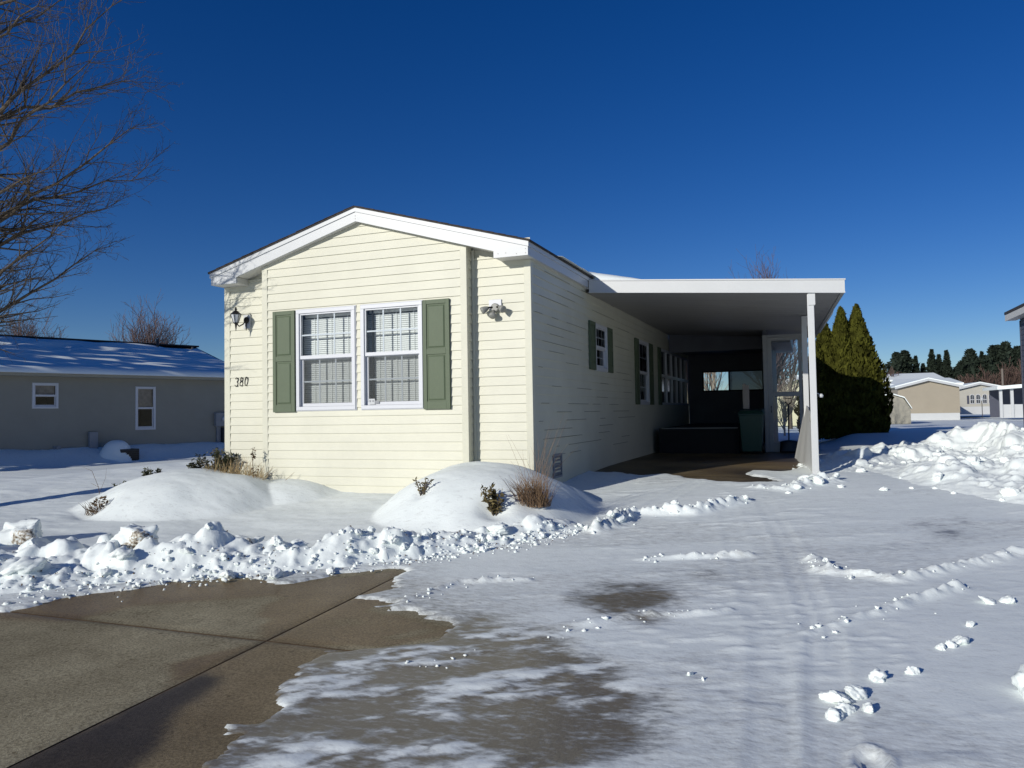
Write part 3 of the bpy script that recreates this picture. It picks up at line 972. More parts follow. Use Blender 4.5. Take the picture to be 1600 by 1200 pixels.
# shingle roof: thin slabs with a stepped edge
for s, xe in ((1, tipR+.03), (-1, tipL-.03)):
    q = MB()
    zt_, ze = 4.070, 3.382
    q.hexa([(APX, YF-.03, zt_), (xe, YF-.03, ze), (xe, 14.65, ze), (APX, 14.65, zt_)], [(APX, YF-.03, zt_+.018), (xe, YF-.03, ze+.018), (xe, 14.65, ze+.018), (APX, 14.65, zt_+.018)])
    k = 0
    for i in range(16):
        t0 = i/16; t1 = (i+1)/16+.01
        xa, xb = xe+(APX-xe)*t0, xe+(APX-xe)*min(1, t1)
        za, zb = ze+(zt_-ze)*t0, ze+(zt_-ze)*min(1, t1)
        yy = YF-.034-random.uniform(0, .01)
        q.hexa([(xa, yy, za+.019), (xb, yy, zb+.017), (xb, 14.65, zb+.017), (xa, 14.65, za+.019)], [(xa, yy, za+.025), (xb, yy, zb+.0185), (xb, 14.65, zb+.0185), (xa, 14.65, za+.025)])
    q.build('roof', M['shingle'], home)

# house number: three italic digits as bent metal strokes
def stroke(pts, x0, z0, w, h, closed=False):
    out = []
    for (a, b) in pts:
        out.append((x0+(a*w+b*0.16*w), -0.0155, z0+b*h))
    return out
def arc(cx, cy, rx, ry, a0, a1, n=14):
    return [(cx+rx*math.cos(rad(a0+(a1-a0)*i/n)), cy+ry*math.sin(rad(a0+(a1-a0)*i/n))) for i in range(n+1)]
digs = [[arc(.45, .75, .40, .24, 160, -80)+arc(.45, .27, .45, .26, 80, -160)], [arc(.5, .76, .33, .23, 0, 360), arc(.5, .27, .42, .26, 0, 360)], [arc(.5, .5, .42, .50, 0, 360)]]
for i, d in enumerate(digs):
    q = MB()
    for ptsd in d:
        P = stroke(ptsd, -4.548+i*0.086, 1.777+i*.003, 0.062, 0.125)
        n = len(P)
        rr = [0.0042+0.0030*abs(math.sin(math.pi*2*k/(n-1))) for k in range(n)]
        q.tube(P, rr, 6)
    q.build('digit', M['black_metal'], home)

# coach lantern by the left corner
q = MB(); q.box(-4.375, -4.255, -0.03, -0.012, 2.60, 2.80)
lan = q.build('wall_lantern', M['trim'], home, bevel=.004)
q = MB()
q.lathe([(.045, 0), (.05, .01), (.03, .03)], (-4.315, -0.03, 2.72), (0, -1, 0), 14)
q.tube([(-4.315, -.05, 2.72), (-4.315, -.10, 2.66), (-4.33, -.17, 2.62), (-4.345, -.20, 2.655)], .009, 6)
q.tube([(-4.315, -.04, 2.73), (-4.315, -.05, 2.64), (-4.315, -.04, 2.57)], [.012, .010, .004], 6)
q.build('lantern_arm', M['black_metal'], lan)
q = MB()
lx, ly = -4.36, -.20
q.lathe([(.030, 2.655), (.034, 2.665), (.036, 2.67)], (lx, ly, 0), (0, 0, 1), 6)
q.lathe([(.075, 2.785), (.078, 2.792), (.03, 2.835), (.012, 2.845), (.012, 2.855), (.020, 2.862), (.012, 2.872), (.004, 2.895)], (lx, ly, 0), (0, 0, 1), 6)
a_ = Vector((0, 0, 1)).orthogonal().normalized(); b_ = Vector((0, 0, 1)).cross(a_)
for k in range(6):
    t = 2*math.pi*k/6
    dv = a_*math.cos(t)+b_*math.sin(t)
    q.tube([Vector((lx, ly, 2.668))+dv*.034, Vector((lx, ly, 2.788))+dv*.072], .0045, 4)
q.tube([(lx, ly, 2.655), (lx, ly, 2.60), (lx, ly, 2.55)], [.018, .010, .003], 6)
q.build('lantern_cage', M['black_metal'], lan)
q = MB(); q.lathe([(.031, 2.67), (.068, 2.785)], (lx, ly, 0), (0, 0, 1), 6)
q.build('lantern_glass', M['lamp_glass'], lan)

# twin floodlight on a white block
q = MB(); q.box(-0.545, -0.375, -0.03, -0.012, 2.615, 2.75)
fl = q.build('floodlight', M['vinyl_white'], home, bevel=.004)
q = MB()
cx, cz = -0.455, 2.645
q.lathe([(.056, 0), (.056, .02), (.045, .03)], (cx, -.031, cz), (0, -1, 0), 18)
q.build('mounting_plate', M['grey_metal'], fl)
for s in (-1, 1):
    q = MB()
    p0 = Vector((cx+s*.03, -.055, cz+.005)); p1 = Vector((cx+s*.075, -.085, cz+.0))
    q.tube([p0, p1], .013, 8)
    q.build('lamp_joint', M['black_metal'], fl)
    q = MB()
    ax = Vector((s*.75, -.45, -.45)).normalized()
    q.lathe([(.020, 0), (.026, .015), (.036, .035), (.044, .065), (.046, .09), (.040, .094)], p1, ax, 16)
    q.build('lamp_head', M['grey_metal'], fl, smooth=True)
q = MB()
q.lathe([(.02, 0), (.024, .04), (.045, .06), (.05, .085), (.04, .10)], (cx-.01, -.06, cz-.04), (0, -.55, -.85), 16)
q.build('motion_sensor', M['grey_metal'], fl, smooth=True)
# foundation vent
q = MB()
y0, y1, z0, z1 = 0.73, 1.09, 0.46, 0.775
for (a, b, c, d) in ((y0, y1, z0, z0+.03), (y0, y1, z1-.03, z1), (y0, y0+.03, z0+.03, z1-.03), (y1-.03, y1, z0+.03, z1-.03)):
    q.box(0.006, 0.028, a, b, c, d)
for k in range(6):
    zz = z0+.05+k*.042
    q.hexa([(0.008, y0+.03, zz+.02), (0.024, y0+.03, zz), (0.024, y1-.03, zz), (0.008, y1-.03, zz+.02)], [(0.008, y0+.03, zz+.024), (0.024, y0+.03, zz+.004), (0.024, y1-.03, zz+.004), (0.008, y1-.03, zz+.024)])
q.box(0.0, .0055, y0, y1, z0, z1)
q.build('foundation_vent', M['utility'], home)

# ------------------------------------------------------------------ carport
cp = thing('carport', 'white aluminium carport roof with two posts on the right side of the cream home', 'carport', (1.8, 6.0, 0.42))
YC0, YC1 = 2.42, 9.8
def ceil_z(xv):
    return 3.152-0.0733*xv
def xr_at(yv):
    return 3.66+(3.34-3.66)*(yv-YC0)/(YC1-YC0)
# ribbed ceiling pans
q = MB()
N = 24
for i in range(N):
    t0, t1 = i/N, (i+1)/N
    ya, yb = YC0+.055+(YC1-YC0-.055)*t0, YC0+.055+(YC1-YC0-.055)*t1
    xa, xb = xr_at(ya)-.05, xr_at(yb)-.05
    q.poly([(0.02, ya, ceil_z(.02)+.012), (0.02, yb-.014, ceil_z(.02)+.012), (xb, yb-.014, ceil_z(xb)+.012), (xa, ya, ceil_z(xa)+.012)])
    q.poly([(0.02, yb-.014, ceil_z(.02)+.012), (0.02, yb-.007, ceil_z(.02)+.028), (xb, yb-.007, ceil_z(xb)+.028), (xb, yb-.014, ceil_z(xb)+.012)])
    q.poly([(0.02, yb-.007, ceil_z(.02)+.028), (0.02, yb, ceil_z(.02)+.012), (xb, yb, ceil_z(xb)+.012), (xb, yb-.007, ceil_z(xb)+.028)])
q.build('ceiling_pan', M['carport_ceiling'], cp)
q = MB()
q.hexa([(0.0, YC0+.03, ceil_z(0)+.06), (3.66, YC0+.03, ceil_z(3.66)+.06), (3.34, YC1, ceil_z(3.34)+.06), (0.0, YC1, ceil_z(0)+.06)],
       [(0.0, YC0+.03, ceil_z(0)+.17), (3.66, YC0+.03, ceil_z(3.66)+.17), (3.34, YC1, ceil_z(3.34)+.17), (0.0, YC1, ceil_z(0)+.17)])
q.build('roof_panel', M['carport_white'], cp)
q = MB()
q.hexa([(0.085, YC0, ceil_z(.085)), (3.66, YC0, ceil_z(3.66)), (3.66, YC0+.05, ceil_z(3.66)), (0.085, YC0+.05, ceil_z(.085))], [(0.085, YC0, ceil_z(.085)+.187), (3.66, YC0, ceil_z(3.66)+.182), (3.66, YC0+.028, ceil_z(3.66)+.182), (0.085, YC0+.028, ceil_z(.085)+.187)])
q.hexa([(0.085, YC0-.012, ceil_z(.085)+.177), (3.672, YC0-.012, ceil_z(3.66)+.172), (3.672, YC0+.04, ceil_z(3.66)+.172), (0.085, YC0+.04, ceil_z(.085)+.177)], [(0.085, YC0-.012, ceil_z(.085)+.197), (3.672, YC0-.012, ceil_z(3.66)+.19), (3.672, YC0+.04, ceil_z(3.66)+.19), (0.085, YC0+.04, ceil_z(.085)+.197)])
q.hexa([(0.085, YC0-.008, ceil_z(.085)-.004), (3.663, YC0-.008, ceil_z(3.66)-.004), (3.663, YC0+.0, ceil_z(3.66)-.004), (0.085, YC0+.0, ceil_z(.085)-.004)], [(0.085, YC0-.008, ceil_z(.085)+.018), (3.663, YC0-.008, ceil_z(3.66)+.018), (3.663, YC0+.0, ceil_z(3.66)+.018), (0.085, YC0+.0, ceil_z(.085)+.018)])
q.build('front_fascia', M['carport_white'], cp)
q = MB()
e = .05
q.hexa([(3.66-e, YC0+.051, ceil_z(3.66)+.005), (3.66, YC0+.051, ceil_z(3.66)+.005), (3.34, YC1, ceil_z(3.34)+.005), (3.34-e, YC1, ceil_z(3.34)+.005)], [(3.66-e, YC0+.051, ceil_z(3.66)+.17), (3.66, YC0+.051, ceil_z(3.66)+.17), (3.34, YC1, ceil_z(3.34)+.17), (3.34-e, YC1, ceil_z(3.34)+.17)])
q.build('side_gutter', M['door_alu'], cp)
def post(x0, yv, zb):
    q = MB()
    zt2 = ceil_z(x0)
    q.box(x0-.044, x0+.044, yv-.044, yv+.044, zb, zt2-.002)
    p = q.build('post', M['carport_white'], cp, bevel=.006)
    q = MB()
    q.box(x0-.030, x0+.060, yv-.058, yv-.045, zt2-.17, zt2-.003)
    q.box(x0+.045, x0+.060, yv-.0445, yv+.04, zt2-.17, zt2-.003)
    q.build('post_bracket', M['carport_white'], p)
    return p
post(3.222, 2.50, 0.30)
post(3.12, 5.35, 0.40)
# beam over the posts
q = MB(); q.hexa([(3.19, YC0+.06, ceil_z(3.2)-.09), (3.25, YC0+.06, ceil_z(3.2)-.09), (3.11, YC1, ceil_z(3.1)-.09), (3.05, YC1, ceil_z(3.1)-.09)], [(3.19, YC0+.06, ceil_z(3.2)+.01), (3.25, YC0+.06, ceil_z(3.2)+.01), (3.11, YC1, ceil_z(3.1)+.01), (3.05, YC1, ceil_z(3.1)+.01)])
# leaning windbreak sheet
q = MB()
A0, B0 = Vector((2.885, 6.1, .415)), Vector((3.185, 2.62, .36))
A1, B1 = Vector((3.100, 5.9, 1.40)), Vector((3.180, 2.62, 1.25))
nU = 18
for i in range(nU):
    t0, t1 = i/nU, (i+1)/nU
    w0 = Vector((0.010*math.sin(t0*17), 0, 0)); w1 = Vector((0.010*math.sin(t1*17), 0, 0))
    a, b = A0.lerp(B0, t0)+w0, A0.lerp(B0, t1)+w1
    c, d = A1.lerp(B1, t1)+w1*.4, A1.lerp(B1, t0)+w0*.4
    th = Vector((.006, 0, 0))
    q.hexa([a, b, b+th, a+th], [d, c, c+th, d+th])
tag(q.build('windbreak_sheet', M['carport_white'], None, smooth=False), 'pale sheet leaning low along the carport posts', 'windbreak')
# small fixture on the outer side of the carport post
ht = thing('hose_hook', 'small white fixture sticking out behind the front carport post', 'hook', (3.30, 3.0, 1.45))
q = MB(); q.tube([(3.22, 2.54, 1.50), (3.27, 2.56, 1.53), (3.33, 2.57, 1.50)], [.008, .008, .006], 6)
q.build('arm', M['carport_white'], ht)
q = MB(); q.lathe([(.012, 0), (.03, .015), (.03, .04), (.012, .055)], (3.31, 2.57, 1.47), (0.4, 0, 1), 10)
q.build('cap', M['carport_white'], ht, smooth=True)
q = MB(); q.lathe([(.01, 0), (.022, .02), (.026, .06), (.02, .10), (.01, .11)], (3.185, 2.50, 1.13), (0, 0, 1), 10)
tag(q.build('clamp', M['grey_metal'], None, smooth=True), 'grey metal clamp fixed to the left side of the front carport post', 'clamp')

# snow lying on the carport roof
def heap(name, outline_fn, nx, ny, fz, m):
    """closed snow body: top surface fz(u,v)->z, sheet under it"""
    U, Vv = np.meshgrid(np.linspace(0, 1, nx), np.linspace(0, 1, ny))
    X, Y, Zb = outline_fn(U, Vv)
    Zt = Zb+fz(U, Vv, X, Y)
    n = nx*ny
    V = np.concatenate([np.stack([X, Y, Zt], -1).reshape(-1, 3), np.stack([X, Y, Zb], -1).reshape(-1, 3)])
    f = grid_faces(nx, ny)
    F = [f, f[:, ::-1]+n]
    rim = list(range(nx))+[j*nx+nx-1 for j in range(1, ny)]+[(ny-1)*nx+i for i in range(nx-2, -1, -1)]+[j*nx for j in range(ny-2, 0, -1)]
    rim = np.array(rim); nxt = np.roll(rim, -1)
    F.append(np.stack([rim, rim+n, nxt+n, nxt], -1))
    return mesh_np(name, V, np.concatenate(F), m)
def cs_out(U, Vv):
    Y = YC0+.16+(YC1-YC0-.16)*Vv
    xr = xr_at(Y)+.10*sstep(.15, .5, Vv)-.06*sstep(.12, 0, Vv)
    X = -0.10+(xr+0.10)*U
    return X, Y, ceil_z(X)+.172-sstep(.97, 1.0, U)*.05*sstep(.2, .5, Vv)
def cs_h(U, Vv, X, Y):
    e = np.minimum(1, np.minimum(U/.02, (1-U)/.05))*np.minimum(1, np.minimum(Vv/.03, (1-Vv)/.03))
    e = np.sqrt(np.clip(e, 0, 1))
    return 0.004+e*(0.06+0.05*fbm(X, Y, 1.2, 3, 171)+0.14*sstep(1.3, .0, X))
cs = heap('roof_snow', cs_out, 70, 110, cs_h, M['snow'])
tag(cs, 'layer of drifted snow lying on the flat carport roof', 'snow')
def es_out(U, Vv):
    Y = 0.9+5.5*Vv; X = -0.75+0.90*U
    zz = 3.425+0.285*(-(X-tipR))
    return X, Y, np.where(X > tipR+.03, 3.42-.10*(X-tipR), zz)-.0
def es_h(U, Vv, X, Y):
    e = np.minimum(1, np.minimum(U/.3, (1-U)/.10))*np.minimum(1, np.minimum(Vv/.35, (1-Vv)/.1))
    return 0.002+np.clip(e, 0, 1)**.7*(0.08+.08*fbm(X, Y, 2.2, 3, 181))
tag(heap('roof_snow', es_out, 40, 120, es_h, M['snow']), 'grey snow strip along the shingle eave of the cream home above the carport', 'snow')

# ------------------------------------------------------------------ porch at the back of the carport
YP = 13.0
pr = thing('enclosed_porch', 'dark enclosed porch at the back of the carport with a wide window', 'porch', (1.3, YP, 0.42))
q = MB()
wx0, wx1, wz0, wz1 = 0.40, 2.03, 1.83, 2.40
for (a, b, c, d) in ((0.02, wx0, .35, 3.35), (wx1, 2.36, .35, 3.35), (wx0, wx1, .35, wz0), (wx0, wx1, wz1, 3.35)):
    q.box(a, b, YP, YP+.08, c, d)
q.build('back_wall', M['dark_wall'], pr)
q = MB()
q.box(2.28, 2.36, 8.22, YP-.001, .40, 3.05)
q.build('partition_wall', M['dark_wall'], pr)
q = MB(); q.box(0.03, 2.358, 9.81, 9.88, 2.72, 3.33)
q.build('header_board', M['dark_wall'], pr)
q = MB()
for (a, b, c, d) in ((wx0, wx1, wz0, wz0+.035), (wx0, wx1, wz1-.035, wz1), (wx0, wx0+.035, wz0+.035, wz1-.035), (wx1-.035, wx1, wz0+.035, wz1-.035), (wx0+.70, wx0+.74, wz0+.035, wz1-.035)):
    q.box(a, b, YP-.02, YP+.03, c, d)
pw = q.build('window', M['black_wood'], pr)
for (a, b) in ((wx0+.035, wx0+.70), (wx0+.74, wx1-.035)):
    q = MB(); q.poly([(a, YP+.01, wz0+.035), (b, YP+.01, wz0+.035), (b, YP+.01, wz1-.035), (a, YP+.01, wz1-.035)])
    q.build('pane', M['door_glass'] if a < 1 else M['dim_glass'], pw)
q = MB(); q.box(0.02, 2.80, 9.90, YP+.45, 2.86, 3.06)
q.build('porch_roof', M['grey_metal'], pr)
q = MB(); q.lathe([(.02, 0), (.02, .03)], (1.25, YP-.02, 1.25), (0, -1, 0), 8); q.build('knob', M['grey_metal'], pr)
def ps_out(U, Vv):
    return 0.1+2.72*U, 9.9+3.5*Vv, np.full(U.shape, 3.062)
tag(heap('roof_snow', ps_out, 20, 20, lambda U, V, X, Y: 0.005+0.20*np.sqrt(np.clip(np.minimum(1, np.minimum(U, 1-U)/.1)*np.minimum(1, np.minimum(V, 1-V)/.1), 0, 1)), M['snow']), 'snow cap on the low porch roof seen through the storm door glass', 'snow')

dr = thing('storm_door', 'grey storm door with two tall glass panes at the end of the carport', 'door', (2.7, 8.15, 0.42))
q = MB()
dx0, dx1, dz0, dz1 = 2.37, 3.05, 0.42, 2.83
q.box(dx0-.09, dx0, 8.10, 8.22, dz0, dz1+.05); q.box(dx1, dx1+.05, 8.10, 8.22, dz0, dz1+.05); q.box(dx0, dx1, 8.10, 8.22, dz1, dz1+.05)
q.build('door_frame', M['door_alu'], dr, bevel=.004)
q = MB()
for (a, b, c, d) in ((dx0+.003, dx0+.085, dz0, dz1), (dx1-.075, dx1-.003, dz0, dz1), (dx0+.085, dx1-.075, dz1-.075, dz1), (dx0+.085, dx1-.075, 1.58, 1.68), (dx0+.085, dx1-.075, dz0, .62)):
    q.box(a, b, 8.12, 8.155, c+.002, d-.002)
q.build('door_leaf', M['door_alu'], dr, bevel=.004)
for (c, d) in ((.62, 1.58), (1.68, dz1-.075)):
    q = MB(); q.poly([(dx0+.085, 8.14, c), (dx1-.075, 8.14, c), (dx1-.075, 8.14, d), (dx0+.085, 8.14, d)])
    q.build('pane', M['door_glass'], dr)
q = MB(); q.tube([(dx0+.05, 8.12, 1.25), (dx0+.05, 8.08, 1.25), (dx0+.05, 8.08, 1.38), (dx0+.05, 8.12, 1.38)], .008, 6)
q.build('handle', M['black_metal'], dr)

# deck platform, bin, box and shovel
dk = thing('wooden_deck', 'dark low wooden deck along the cream home inside the carport', 'deck', (1.0, 9, 0.42))
q = MB()
yy = 7.5
while yy < 12.9:
    q.box(0.16, 1.81, yy, yy+.135, .915, .95); yy += .14
q.build('decking', M['black_wood'], dk)
q = MB(); q.box(0.16, 1.80, 7.51, 7.55, .42, .913); q.box(1.76, 1.80, 7.552, 12.9, .42, .913)
q.build('skirt_board', M['black_wood'], dk)
q = MB(); q.box(0.22, 1.78, 7.485, 7.499, .935, .955); q.build('nosing', M['grey_metal'], dk)
bn = thing('wheelie_bin', 'dark green wheeled rubbish bin beside the deck under the carport', 'bin', (2.07, 7.4, .42))
q = MB()
bx0, bx1, by0, by1 = 1.83, 2.30, 7.15, 7.68
q.hexa([(bx0+.05, by0+.07, .47), (bx1-.05, by0+.07, .47), (bx1-.05, by1-.07, .47), (bx0+.05, by1-.07, .47)], [(bx0, by0, 1.24), (bx1, by0, 1.24), (bx1, by1, 1.24), (bx0, by1, 1.24)])
q.box(bx0-.015, bx1+.015, by0-.015, by1+.01, 1.20, 1.245)
q.build('bin_body', M['bin_green'], bn, bevel=.015)
q = MB()
q.hexa([(bx0-.02, by0-.03, 1.25), (bx1+.02, by0-.03, 1.25), (bx1+.02, by1+.03, 1.25), (bx0-.02, by1+.03, 1.25)], [(bx0+.02, by0+.02, 1.30), (bx1-.02, by0+.02, 1.30), (bx1-.02, by1, 1.335), (bx0+.02, by1, 1.335)])
q.build('lid', M['bin_green'], bn, bevel=.012)
q = MB(); q.tube([(bx0+.06, by1+.04, 1.22), (bx0+.06, by1+.09, 1.24), (bx1-.06, by1+.09, 1.24), (bx1-.06, by1+.04, 1.22)], .014, 8); q.build('handle', M['bin_green'], bn)
for xx in (bx0-.005, bx1-.045):
    q = MB(); q.lathe([(.03, 0), (.10, 0.002), (.105, .012), (.105, .038), (.10, .048), (.03, .05)], (xx, by1-.06, .525), (1, 0, 0), 18); q.build('wheel', M['shovel_black'], bn)
q = MB(); q.box(1.90, 2.02, 7.45, 7.58, 1.335, 1.82); q.box(1.905, 1.96, 7.46, 7.57, 1.8205, 1.85)
tag(q.build('cardboard_box', M['cardboard'], None, bevel=.004), 'narrow pale box standing upright on the green bin', 'box')
sv = thing('snow_shovel', 'black snow shovel with a D shaped handle leaning at the storm door', 'shovel', (2.75, 7.95, .42))
q = MB(); q.tube([(2.76, 8.02, 1.42), (2.755, 7.99, 1.0), (2.75, 7.93, .62)], .014, 8); q.build('shaft', M['shovel_black'], sv)
q = MB(); q.tube([(2.76, 8.02, 1.40), (2.705, 8.03, 1.46), (2.70, 8.035, 1.53), (2.82, 8.035, 1.53), (2.815, 8.03, 1.46), (2.76, 8.02, 1.40)], .011, 6); q.build('grip', M['shovel_black'], sv)
q = MB()
sc = []
for j in range(7):
    tz = j/6
    for i in range(9):
        u = i/8-.5
        hw = .185*(1-.08*tz)
        sc.append((2.755+u*2*hw, 7.90-.05*(1-4*u*u)*(.4+.6*tz)+.06*tz-.02*(1-tz), .425+.25*tz-.03*(4*u*u)*(tz > .9)))
n0 = len(sc)
fs2 = [(j*9+i, j*9+i+1, (j+1)*9+i+1, (j+1)*9+i) for j in range(6) for i in range(8)]
q.add(sc, fs2); so = q.build('scoop', M['shovel_black'], sv, smooth=True)
md = so.modifiers.new('thick', 'SOLIDIFY'); md.thickness = .008

# ------------------------------------------------------------------ snow heaps, ploughed ridge and clods
def stamp(Zm, X, Y, x0, y0, dx, dy, n, region, rlo, rhi, seed, hmul=1.0, sink=.35):
    r = np.random.default_rng(seed)
    ny, nx = Zm.shape
    Z0 = Zm.copy()
    k = 0
    while k < n:
        cx = r.uniform(X[0, 0], X[0, -1]); cy = r.uniform(Y[0, 0], Y[-1, 0])
        i = int((cx-x0)/dx); j = int((cy-y0)/dy)
        if i < 0 or j < 0 or i >= nx or j >= ny:
            continue
        pr_ = region[j, i]
        if r.random() > pr_:
            k += 0.05
            continue
        k += 1
        R = rlo+(rhi-rlo)*r.random()**3.0
        a = r.uniform(0, math.pi); st = r.uniform(.65, 1.0)
        w = int(R/dx)+2
        i0, i1, j0, j1 = max(0, i-w), min(nx, i+w+1), max(0, j-w), min(ny, j+w+1)
        xx = X[j0:j1, i0:i1]-cx; yy = Y[j0:j1, i0:i1]-cy
        u = (xx*math.cos(a)+yy*math.sin(a))/R; v = (-xx*math.sin(a)+yy*math.cos(a))/(R*st)
        p = r.choice([2.0, 2.6, 4.0])
        q2 = (np.abs(u)**p+np.abs(v)**p)
        base = Z0[j, i]+.25*(Zm[j, i]-Z0[j, i])
        tx, ty = r.uniform(-.35, .35), r.uniform(-.35, .35)
        top = .45*base+.55*Z0[j0:j1, i0:i1]+R*(hmul*np.clip(1-q2, 0, 1)**(.30 if p > 3 else .5)*r.uniform(.55, 1.0)-sink)+(xx*tx+yy*ty)*.9
        Zm[j0:j1, i0:i1] = np.where(q2 < 1, np.maximum(Zm[j0:j1, i0:i1], top), Zm[j0:j1, i0:i1])
    return Zm
def patch(name, x0, x1, y0, y1, d, hfun, lumps, m):
    xs = np.arange(x0, x1, d); ys = np.arange(y0, y1, d)
    X, Y = np.meshgrid(xs, ys)
    base, _ = yard_h(X, Y)
    gz = g0(Y)+base
    H = hfun(X, Y)
    Zm = gz+H
    for (n, rlo, rhi, seed, reg) in lumps:
        stamp(Zm, X, Y, x0, y0, d, d, n, reg(H), rlo, rhi, seed)
    Zm = Zm+.014*fbm(X, Y, 9, 5, 191, .65)+.006*fbm(X, Y, 38, 2, 193)
    keep = (Zm > gz-0.01)
    # rim falls under the ground snow
    F = grid_faces(len(xs), len(ys))
    kf = keep.ravel()[F].any(1)
    V = np.stack([X, Y, np.where(keep, Zm, gz-.04)], -1).reshape(-1, 3)
    F = F[kf]
    used = np.unique(F); mp = np.full(len(V), -1); mp[used] = np.arange(len(used))
    return mesh_np(name, V[used], mp[F], m), (X, Y, Zm, gz)
def berm_fun(X, Y):
    wx = .10*fbm(X, Y, 1.3, 3, 201)
    d, w, h = seg_dist(X+wx, Y+wx, BERM)
    prof = 1-sstep(0.15, 1.0, d/w)
    return h*prof*(0.72+1.2*fbm(X, Y, 1.5, 4, 211, .55))-.03
ridge, RG = patch('ploughed_snow_ridge', -7.6, 1.4, -6.1, -0.7, 0.018, berm_fun, [(150, .05, .17, 1, lambda H: np.clip((H+.0)/.12, 0, 1)), (900, .02, .075, 2, lambda H: np.clip((H+.018)/.06, 0, 1)), (3800, .010, .03, 3, lambda H: np.clip((H+.0300)/.004, 0, 1)*(H > -.0299))], M['snow'])
tag(ridge, 'lumpy ploughed snow ridge between the bare concrete and the front flower beds', 'snow ridge')
HEAPR = [(3.45, 3.3, .8, .08), (4.05, 4.9, 1.2, .16), (5.0, 5.6, 2.1, .27), (5.6, 5.8, 2.5, .40), (6.05, 5.85, 2.8, .68), (6.6, 5.6, 3.0, .40), (7.6, 4.8, 3.2, .52), (9.5, 3.6, 3.4, .6)]
HEAPR2 = [(4.4, 3.2, .9, .12), (5.1, 2.6, 1.5, .27), (5.9, 2.1, 1.9, .42), (6.6, 1.8, 2.1, .40), (7.5, 1.0, 2.4, .5)]
def heap_fun(X, Y):
    wx = .25*fbm(X, Y, .8, 3, 221); wy = .25*fbm(X, Y, .8, 3, 223)
    d, w, h = seg_dist(X+wx, Y+wy, HEAPR)
    d2, w2, h2 = seg_dist(X+wx, Y+wy, HEAPR2)
    H1 = h*(1-sstep(0.0, 1.0, d/w)**.9); H2 = h2*(1-sstep(0.0, 1.0, d2/w2)**.9)
    return np.maximum(H1, H2)*(1+.85*fbm(X, Y, 1.3, 4, 231))+.10*np.minimum(H1, H2)-.03
bigheap, HG = patch('snow_heap', 2.9, 9.5, -1.2, 8.2, 0.025, heap_fun, [(420, .06, .20, 4, lambda H: np.clip((H-.05)/.3, 0, 1)), (1800, .035, .11, 5, lambda H: np.clip((H+.005)/.12, 0, 1)), (3000, .022, .055, 6, lambda H: np.clip((H+.028)/.05, 0, 1))], M['snow'])
tag(bigheap, 'big heap of ploughed white snow beside the driveway right of the carport', 'snow heap')

def look_z(Gd, x, y):
    X, Y, Zm, gz = Gd
    i = int((x-X[0, 0])/(X[0, 1]-X[0, 0])); j = int((y-Y[0, 0])/(Y[1, 0]-Y[0, 0]))
    return float(max(Zm[j, i], gz[j, i]))
# clod prototypes
def ico(sub):
    t = (1+5**.5)/2
    v = [(-1, t, 0), (1, t, 0), (-1, -t, 0), (1, -t, 0), (0, -1, t), (0, 1, t), (0, -1, -t), (0, 1, -t), (t, 0, -1), (t, 0, 1), (-t, 0, -1), (-t, 0, 1)]
    f = [(0, 11, 5), (0, 5, 1), (0, 1, 7), (0, 7, 10), (0, 10, 11), (1, 5, 9), (5, 11, 4), (11, 10, 2), (10, 7, 6), (7, 1, 8), (3, 9, 4), (3, 4, 2), (3, 2, 6), (3, 6, 8), (3, 8, 9), (4, 9, 5), (2, 4, 11), (6, 2, 10), (8, 6, 7), (9, 8, 1)]
    v = [Vector(a).normalized() for a in v]
    for _ in range(sub):
        cache = {}; nf = []
        def mid(a, b):
            k = (min(a, b), max(a, b))
            if k not in cache:
                v.append(((v[a]+v[b])/2).normalized()); cache[k] = len(v)-1
            return cache[k]
        for a, b, c in f:
            ab, bc, ca = mid(a, b), mid(b, c), mid(c, a)
            nf += [(a, ab, ca), (b, bc, ab), (c, ca, bc), (ab, bc, ca)]
        f = nf
    return np.array([tuple(a) for a in v]), np.array(f)
IV, IF = ico(3)
def clod_mesh(seed):
    r = np.random.default_rng(seed)
    V = IV.copy()
    for _ in range(4):
        nrm = r.normal(size=3); nrm /= np.linalg.norm(nrm)
        lim = r.uniform(.45, .8)
        dd = V@nrm
        V = V-np.outer(np.maximum(0, dd-lim)*.85, nrm)
    nn = fbm(V[:, 0]*1.0+V[:, 2]*.7+seed, V[:, 1]+V[:, 2]*.6, 1.7, 4, seed)
    n3 = fbm(V[:, 0]*2.3+V[:, 2]*1.9+seed*.37, V[:, 1]*2.1-V[:, 2]*1.7, 2.4, 3, seed+40)
    V = V*(1+.42*nn+.22*n3)[:, None]*np.array([1, r.uniform(.7, 1), r.uniform(.6, .9)])
    return V
def clod_obj(name, seed, m=None, dirt=None):
    o = mesh_np(name, clod_mesh(seed), IF, m or M['snow'])
    return o
protos = [clod_obj('snow_clod', 300+i) for i in range(8)]
first = [True]*8
rc = random.Random(5)
def place_clod(x, y, z, r, label, group):
    k = rc.randrange(8)
    o = protos[k]
    if not first[k]:
        o = o.copy(); COL.objects.link(o)
    first[k] = False
    o.location = (x, y, z+r*.18)
    s = r
    o.scale = (s*rc.uniform(.85, 1.2), s*rc.uniform(.85, 1.1), s*rc.uniform(.75, 1.05))
    o.rotation_euler = (rc.uniform(-.4, .4), rc.uniform(-.4, .4), rc.uniform(0, 6.28))
    return tag(o, label, 'snow clod', group)
